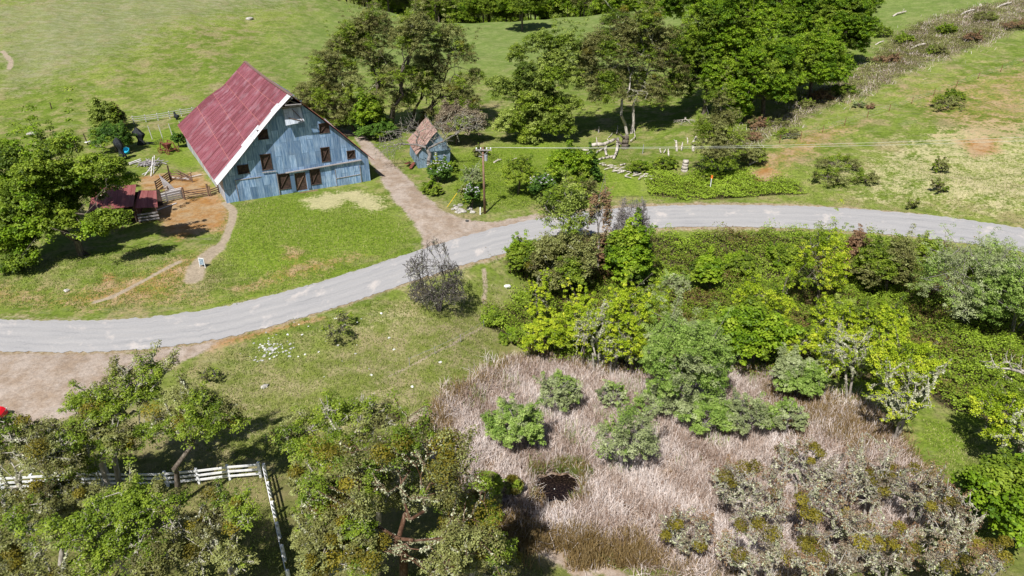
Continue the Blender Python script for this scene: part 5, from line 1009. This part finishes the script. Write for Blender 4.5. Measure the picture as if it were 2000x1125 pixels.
# ------------------------------------------------------------------ logs, stumps, rocks
def log(name, label, pts, r, mat=DRIFT, cat="log", group=None, lift=None, taper=.7, knots=True):
    """pts: photo pixels with a height above the ground."""
    W = [at(a, b) + Vector((0, 0, z)) for a, b, z in pts]; o0 = W[0].copy(); rr = random.Random(str(pts)); segs = []; n = len(W) - 1
    for i in range(n):
        a, b = W[i] - o0, W[i + 1] - o0; m_ = (a + b) / 2 + Vector((rr.uniform(-.08, .08), rr.uniform(-.08, .08), rr.uniform(-.03, .08))); f0, f1 = 1 - (1 - taper) * i / n, 1 - (1 - taper) * (i + 1) / n
        segs += [(np.array(a), np.array(m_), r * f0, r * (f0 + f1) / 2 * 1.06), (np.array(m_), np.array(b), r * (f0 + f1) / 2 * 1.06, r * f1)]
        if knots: d = Vector((rr.uniform(-1, 1), rr.uniform(-1, 1), rr.uniform(.1, 1))).normalized() * r * rr.uniform(2, 4); segs.append((np.array(m_), np.array(m_ + d), r * .4, r * .15))
    co, f = tubes(segs, 8); ends = [tuple(range(8)), tuple(range(len(co) - 8, len(co)))]
    me = mesh_np(name, co, f, mat, smooth=True); bm = bmesh.new(); bm.from_mesh(me); bmesh.ops.holes_fill(bm, edges=[e for e in bm.edges if e.is_boundary], sides=8); bm.to_mesh(me); bm.free()
    o = link(name, me, loc=o0); tag(o, label, cat, group); return o
G1 = "bleached driftwood logs behind the small conifer"
for pts, r, lab in [
    ([(1155, 292, .7), (1178, 291, .8), (1199, 283, .9)], .34, "thickest bleached log, lying level in front of the dark stump"), ([(1206, 280, .8), (1204, 300, .3), (1198, 312, .2)], .26, "bleached log pointing down from the dark stump"),
    ([(1198, 308, .25), (1182, 311, .2), (1168, 315, .2)], .22, "bleached log lying across the foot of the downward one"), ([(1182, 292, .4), (1184, 306, .3)], .24, "short upright bleached log under the thick level one"),
    ([(1178, 294, .3), (1160, 304, .2)], .15, "thin bleached log slanting left under the thick one"), ([(1126, 295, .3), (1150, 297, .3)], .2, "pale log behind the fresh green bush, topmost of the left ones"), ([(1138, 308, .3), (1152, 303, .3)], .26, "stubby pale log beside the small conifer"),
    ([(1136, 313, .25), (1150, 312, .2)], .15, "thin pale log just above the small conifer"), ([(1211, 325, .2), (1222, 322, .2)], .14, "short pale log lying alone in the grass"), ([(1240, 273, .5), (1238, 262, 1.0)], .09, "curved pale stick right of the dark stump, the taller"),
    ([(1231, 279, .3), (1241, 273, .6)], .12, "curved pale stick right of the dark stump, the lower"), ([(1188, 270, .1), (1196, 263, .3)], .07, "small pale stick left of the dark stump"), ([(1204, 262, .1), (1206, 254, .8)], .09, "upright pale stub left of the white trunk")]:
    log("driftwood_log", lab, pts, r, group=G1)
rk = random.Random(4)
for i in range(26):
    t = i / 25; x = 1172 + t * 88 + rk.uniform(-5, 5); y = 328 + t * 22 + rk.uniform(-7, 7); L_ = rk.uniform(9, 20); a = rk.uniform(-.5, .9)
    log("driftwood_stick", "bleached stick in the driftwood heap above the road verge", [(x, y, .15), (x + L_ * math.cos(a), y + L_ * .45 * math.sin(a), .15 + rk.random() * .4)], rk.uniform(.06, .15), group="bleached sticks of the driftwood heap", knots=False)
G2 = "bleached snags standing in the grass"
for pts, r, lab in [([(1354, 296, 0), (1352, 290, .9), (1357, 286, 1.6)], .24, "tallest knotted bleached snag, nearest the conifer-like tree"), ([(1322, 296, 0), (1320, 292, .9), (1319, 291, 1.4)], .2, "middle bleached snag of the group in the grass"), ([(1331, 294, 0), (1332, 290, 1.0)], .13, "slim bleached snag between the two taller ones"),
    ([(1306, 306, 0), (1304, 302, .9)], .14, "short bleached snag nearest the roadside brambles"), ([(1291, 300, .1), (1288, 298, .7)], .12, "leftmost small bleached snag"), ([(1343, 281, 0), (1341, 278, .8)], .1, "farthest small bleached snag of the group"), ([(1296, 300, .1), (1300, 297, .5)], .1, "small bleached stub beside the leftmost snag")]:
    log("bleached_snag", lab, pts, r, cat="snag", group=G2)
log("stump", "big dark charred stump at the white trunk's foot", [(1220, 290, -.2), (1220, 290, .8), (1221, 288, 1.9)], .62, BARK, "stump", taper=.8)
log("stump", "big bleached round stump in the brambles above the road", [(1337, 334, -.2), (1337, 334, .8), (1337, 334, 1.7)], .5, DRIFT, "stump", taper=.85, knots=False)
for i, (x, y, s, lab) in enumerate([(1472, 320, 1, "bleached root lying on the slope above the road"), (1793, 92, 1.6, "tall twisted bleached stump in the gully brush"), (1757, 28, 1.5, "bleached stump wood by the grass at the top"), (1718, 85, 1, "small bleached log on the grass left of the gully"), (1890, 25, 1.5, "bleached wood near the top right in the gully"), (1960, 12, 1.7, "large bleached root at the top right corner"), (1690, 125, .7, "small pale stick pile beside the grove's edge"), (972, 316, .9, "small grey driftwood piece in the grass behind the pole"), (1005, 312, .6, "tiny pale wood scrap in the grass behind the pole")]):
    log("dead_wood", lab, [(x - 9 * s, y + 3 * s, .05), (x - 2 * s, y + s, .3 * s), (x + 8 * s, y - s, .35 * s)], .16 * s, group="bleached dead wood pieces"); 
for i, (x, y, w_, lab) in enumerate([(690, 245, 1.6, "pale sawn boards stacked in the shade behind the barn"),]):
    log("dead_wood", lab, [(x - 8, y, .2), (x + 8, y - 2, .3)], .3)
def rock(label, px, py, s, mat=ROCK, seed=0, group=None, name="rock", flat=.6):
    rng = np.random.default_rng(seed + int(px * 7 + py)); bm = bmesh.new(); bmesh.ops.create_icosphere(bm, subdivisions=2, radius=1)
    k = rng.normal(size=(5, 3)); 
    for v in bm.verts:
        c = v.co; m_ = 1 + .22 * sum(math.sin(c.dot(Vector(q)) * 2 + j) for j, q in enumerate(k)) / 2; v.co = Vector((c.x * m_ * s * 1.2, c.y * m_ * s, c.z * m_ * s * flat))
    o = fin(name, bm, mat, loc=at(px, py) + Vector((0, 0, s * flat * .25))); o.rotation_euler = (0, 0, rng.uniform(0, 6)); tag(o, label, "rock", group); return o
rock("rounded pale boulder alone in the near meadow", 517, 756, .28); rock("flat grey boulder in the upper left meadow", 64, 262, .75, flat=.4); rock("small grey rock high in the back meadow", 487, 38, .9); rock("small stone by the big oak's shadow", 132, 568, .3)
rock("pinkish flat stone near the road verge left of the wire fence", 672, 636, .22); rock("grey stone beside the bramble edge under the roadside bush", 990, 560, .35, WROCK)
LROCK = noisy('rubble_stone', [(.22, .22, .21), (.42, .42, .4), (.58, .57, .55)], 4)
G3 = "pale rubble stones on the near meadow"
for i in range(120):
    if i < 90: x, y, s = rk.gauss(540, 18) - (i % 5) * 6, rk.gauss(677, 9) + (i % 5) * 3, rk.uniform(.03, .13); lb = "white broken stone in the rubble patch on the near meadow"
    else: x, y, s = rk.gauss(600, 60), rk.gauss(668, 30), rk.uniform(.04, .11); lb = "white broken stone in the rubble patch on the near meadow"
    rock(lb, x, y, s, (WROCK if i % 3 == 0 else LROCK), i, G3, flat=.45)
for i in range(12): rock("grey stone in the small heap at the drive's corner", rk.gauss(900, 12), rk.gauss(411, 5), rk.uniform(.18, .4), ROCK, i, "grey stones heaped at the drive's corner")
rock("dark stone on the gravel where the drive meets the road", 912, 432, .22, noisy("dark_rock", [(.03, .03, .03), (.08, .08, .08)], 3)); rock("white foam-like stone floating in the small pond", 1083, 955, .04, WROCK)
for i, (x, y) in enumerate([(760, 660), (745, 612), (770, 683), (805, 755), (655, 622), (725, 733), (200, 22), (860, 708)]): rock("small pale stone scattered in the grass", x, y, .13, WROCK, i, "small pale stones scattered in the grass")
# dead scrub by the rubble
def scrub(label, base, bx, seed): plant("scrub_bush", label, "bush", 'olive', base, bx, seed, None, .04, DTWIG, dn=.35, nlf=.2, forks=4)
scrub("thin dark scrub bush beside the white rubble patch", (655, 668), (622, 628, 692, 668), 501); scrub("thin twiggy scrub bush behind the rubble patch", (668, 632), (648, 612, 700, 632), 502); scrub("low grey twiggy scrub left of the rubble patch", (410, 745), (385, 718, 432, 746), 503)

# ------------------------------------------------------------------ lumber, netting, machinery, tub, car
lp = at(292, 322)
for i in range(46):
    a = rk.uniform(0, 3.14); L_ = rk.uniform(1.2, 2.6); z = .12 + .55 * math.exp(-((i % 9) / 4)) * rk.random() + .1; x, y = rk.gauss(0, .75), rk.gauss(0, .6)
    d = Vector((math.cos(a), math.sin(a), rk.uniform(-.15, .15))) * L_ / 2; bm = bmesh.new(); beam(bm, -d, d, rk.uniform(.1, .18), .06)
    o = fin("scrap_board", bm, GREYW, loc=lp + Vector((x, y, z))); tag(o, "grey scrap board in the jumbled heap behind the cattle pens", "board", "grey scrap boards of the heap behind the pens")
def boards(label, pairs, group, mat=GREYW, w_=.14):
    for (a, za, b, zb) in pairs:
        p, q = at(*a) + Vector((0, 0, za)), at(*b) + Vector((0, 0, zb)); c = (p + q) / 2; bm = bmesh.new(); beam(bm, p - c, q - c, w_, .07); o = fin("loose_board", bm, mat, loc=c); tag(o, label, "board", group)
PB = noisy("pale_boards", [(.35, .33, .33), (.55, .53, .53), (.7, .68, .67)], 5, .8, .2, (1, 1, 3))
boards("pale pole leaning in the fan between the pens", [((315 + 3.2 * i + 10, 376 - i * .5), .1, (317 + i * 1.0, 366), 1.9 - .1 * i) for i in range(7)], "pale poles leaning in a fan between the pens", GREYW, .08)
boards("bleached plank lying beside the scrap heap", [((252, 320), .1, (275, 313), .2), ((253, 323), .15, (276, 316), .2)], "bleached planks beside the scrap heap", PB, .3)
boards("grey plank propped in the broken frame behind the pens", [((283, 344), .1, (303, 328), .8), ((295, 345), .1, (303, 325), 1.5), ((300, 340), .1, (306, 322), 1.5), ((278, 342), .1, (306, 334), .5)], "grey planks of the broken frame behind the pens", PB, .12)
boards("long pale plank lying on the ground before the barn's side wall", [((352, 352), .15, (394, 343), .2), ((335, 348), .1, (370, 352), .15)], "long pale planks by the broken fence", PB, .2)
boards("brown fallen rail by the broken fence", [((340, 340), .5, (375, 352), .2), ((345, 335), .3, (372, 350), .4), ((350, 352), .2, (376, 343), .5)], "brown fallen rails by the broken fence", BROWNW, .12)
boards("grey plank stacked on the ground behind the board fence", [((300 + i * 2, 392 - i * 2.2), .15 + .06 * i, (352 + i, 381 - i * 2.2), .2 + .06 * i) for i in range(5)], "grey planks stacked behind the board fence", PB, .2)
boards("long pale plank lying in the dirt in front of the board fence", [((305, 412), .08, (345, 398), .1)], None, PB, .2)
boards("broken white board by the post left of the bramble bush", [((168, 283), .4, (176, 281), .5)], None, WHITE, .5)
boards("low grey rail beside the post left of the bramble bush", [((182, 288), .3, (205, 290), .3)], None, GREYW, .14)
def net(name, label, base, ht, rx, ry, seed):
    rng = np.random.default_rng(seed); p = at(*base); n1, n2 = 16, 12; co = []
    for j in range(n2):
        t = j / (n2 - 1); s = (.55 + .6 * math.sin(t * 2.6 + .4)) * (1 if j < n2 - 1 else .35)
        for i in range(n1):
            a = 2 * math.pi * i / n1; k = s * (1 + .42 * math.sin(a * 5 + t * 4 + seed) + .12 * math.sin(t * 14 + a)) * (.75 + .3 * math.sin(t * 9 + seed)); co.append((math.cos(a) * rx * k + .15 * math.sin(t * 5), math.sin(a) * ry * k, ht * t + rng.normal(0, .04)))
    f = [(j * n1 + i, j * n1 + (i + 1) % n1, (j + 1) * n1 + (i + 1) % n1, (j + 1) * n1 + i) for j in range(n2 - 1) for i in range(n1)]
    o = link(name, mesh_np(name, np.array(co), f, BLACKM, smooth=True), loc=p); tag(o, label, "netting"); return o
net("netting_bundle", "tall black netting bundle standing left of the blue tub", (240, 312), 3.6, .55, .4, 1); net("netting_bundle", "black netting bundle bunched on a post at the garden's near corner", (276, 283), 3.0, .7, .45, 2); net("netting_bundle", "small black netting bunch on the pale rail fence nearest the barn", (386, 226), 1.5, .35, .25, 3); net("netting_bundle", "black netting bunch on the pale rail fence, left of the one nearest the barn", (345, 234), 1.5, .35, .25, 4)
gp = [(298, 272, 300, 240), (318, 270, 318, 238), (338, 268, 334, 240), (358, 262, 352, 238), (276, 283, 276, 250)]
for i, (a, b, c, d) in enumerate(gp[:4]): post_("garden_post", "pale thin post of the netted garden behind the barn", a, b, 2.4, .07, PB, "pale thin posts of the netted garden", lean=-.1)
# sagging net panel between the bundle and the machinery
a, b = at(277, 283), at(322, 282); v = b - a; gm = []; fm = []
for j in range(6):
    for i in range(13):
        t = i / 12; p = a + v * t; z = (1.3 - 1.1 * math.sin(math.pi * min(t * .9 + .1, 1)) * .75) * j / 5 + .02; gm.append((p.x, p.y + .25 * math.sin(t * 9) * j / 5 - .3 * j / 5, hz(p.x, p.y) + z))
for j in range(5):
    for i in range(12):
        k = j * 13 + i; fm.append((k, k + 1, k + 14, k + 13))
me = mesh_np("netting_panel", np.array(gm), fm, BLACKM, smooth=True); o = link("garden_net", me); md = o.modifiers.new("w", 'WIREFRAME'); md.thickness = .05; md.use_replace = True; sb = o.modifiers.new("s", 'SUBSURF'); sb.levels = sb.render_levels = 0
tag(o, "sagging black net stretched along the near side of the garden", "netting")
# rusty machinery
mp_ = at(330, 298); mc = empty("rusty_machine", mp_, R(-25)); tag(mc, "rusty red old farm machine with frame and wheels by the barn's back corner", "farm machine")
def fr2(bm):
    for y in (-.7, .7): beam(bm, (-1.2, y, .5), (1.2, y, .6), .12, .12); beam(bm, (-1.0, y, .5), (-.6, y, 1.9), .1, .1); beam(bm, (.9, y, .5), (.7, y, 1.5), .1, .1); beam(bm, (-.6, y, 1.9), (.7, y, 1.5), .1, .1)
    for x in (-1.1, -.3, .5, 1.1): beam(bm, (x, -.7, .55), (x, .7, .55), .1, .1)
part("frame", RUST, mc, fr2); part("hopper", RUST, mc, lambda bm: bmesh.ops.create_cone(bm, cap_ends=True, segments=4, radius1=.35, radius2=.85, depth=.8, matrix=Matrix.Translation((-.1, 0, 1.1)) @ Matrix.Rotation(R(45), 4, 'Z')))
for x, y in ((-.8, -.95), (-.8, .95), (.9, -.95), (.9, .95)):
    def wh(bm):
        for i in range(18):
            a, b = i * math.pi / 9, (i + 1) * math.pi / 9; beam(bm, (x + .48 * math.cos(a), y, .5 + .48 * math.sin(a)), (x + .48 * math.cos(b), y, .5 + .48 * math.sin(b)), .1, .05)
        for i in range(6): a = i * math.pi / 3; beam(bm, (x, y, .5), (x + .45 * math.cos(a), y, .5 + .45 * math.sin(a)), .04, .04)
    part("wheel", RUST, mc, wh)
part("lever", RUST, mc, lambda bm: cyl(bm, (-.9, .2, .6), (-1.6, .3, 2.1), .05, .04, 6))
tb_ = at(249, 300); bm = bmesh.new(); prof = [(0, 0), (.42, 0), (.55, .55), (.6, .58), (.52, .55), (.4, .1), (0, .1)]; rings = [[bm.verts.new((r_ * math.cos(a), r_ * math.sin(a), z)) for a in np.linspace(0, 2 * math.pi, 18, endpoint=False)] for r_, z in prof[1:-1]]
for A_, B_ in zip(rings[:-1], rings[1:]):
    for i in range(18): bm.faces.new((A_[i], A_[(i + 1) % 18], B_[(i + 1) % 18], B_[i]))
bm.faces.new(rings[0][::-1]); bm.faces.new(rings[-1])
o = fin("plastic_tub", bm, noisy("blue_plastic", [(.02, .35, .55), (.03, .45, .65)], 3, .4, 0), smooth=False, loc=tb_ + Vector((0, 0, .25))); o.rotation_euler = (R(35), 0, 0); tag(o, "bright blue plastic tub tipped beside the black netting", "tub")
# red car
cp = at(-48, 826); car = empty("parked_car", cp, R(8)); tag(car, "red car parked at the left edge on the gravel pull-out", "car")
CARP = newmat("red_car_paint", .25)[0]; CARP.node_tree.nodes["Principled BSDF"].inputs["Base Color"].default_value = (.55, .012, .02, 1)
GL = newmat("car_glass", .08)[0]; GL.node_tree.nodes["Principled BSDF"].inputs["Base Color"].default_value = (.01, .012, .015, 1)
def loft(bm, secs):
    rg = [[bm.verts.new(p) for p in s] for s in secs]; k = len(rg[0])
    for A_, B_ in zip(rg[:-1], rg[1:]):
        for i in range(k): bm.faces.new((A_[i], A_[(i + 1) % k], B_[(i + 1) % k], B_[i]))
    bm.faces.new(rg[0][::-1]); bm.faces.new(rg[-1])
def sec(x, w_, z0, z1): return [(x, -w_, z0 + .1), (x, -w_ * .94, z0), (x, w_ * .94, z0), (x, w_, z0 + .1), (x, w_, z1 - .14), (x, w_ * .9, z1), (x, -w_ * .9, z1), (x, -w_, z1 - .14)]
part("body", CARP, car, lambda bm: loft(bm, [sec(x, w_, .28, z) for x, w_, z in ((-2.15, .7, .75), (-2.0, .84, .88), (-1.2, .88, .95), (0, .89, .95), (1.2, .88, .93), (1.9, .84, .82), (2.15, .72, .68))]), smooth=False)
part("windows", GL, car, lambda bm: loft(bm, [sec(x, w_, .9, z) for x, w_, z in ((-1.75, .72, 1.0), (-1.1, .74, 1.36), (.2, .74, 1.40), (1.1, .72, 1.0))]))
part("roof", CARP, car, lambda bm: loft(bm, [sec(x, w_, 1.37, z) for x, w_, z in ((-1.2, .62, 1.42), (-.9, .68, 1.47), (0, .68, 1.49), (.25, .64, 1.46))]))
TY = noisy("tyre_rubber", [(.015, .015, .015), (.03, .03, .03)], 3, .8, 0)
for x in (-1.35, 1.35):
    for y in (-.82, .82):
        w1 = part("wheel", TY, car, lambda bm: cyl(bm, (x, y - .1, .33), (x, y + .1, .33), .33, .33, 20)); part("rim", METAL, w1, lambda bm: cyl(bm, (x, y - .115, .33), (x, y + .115, .33), .19, .19, 12))
for y in (-.6, .6): part("headlight", WHITE, car, lambda bm: box(bm, (2.08, y, .62), (.14, .3, .12))); part("tail_light", CARP, car, lambda bm: box(bm, (-2.1, y, .72), (.1, .26, .14)))
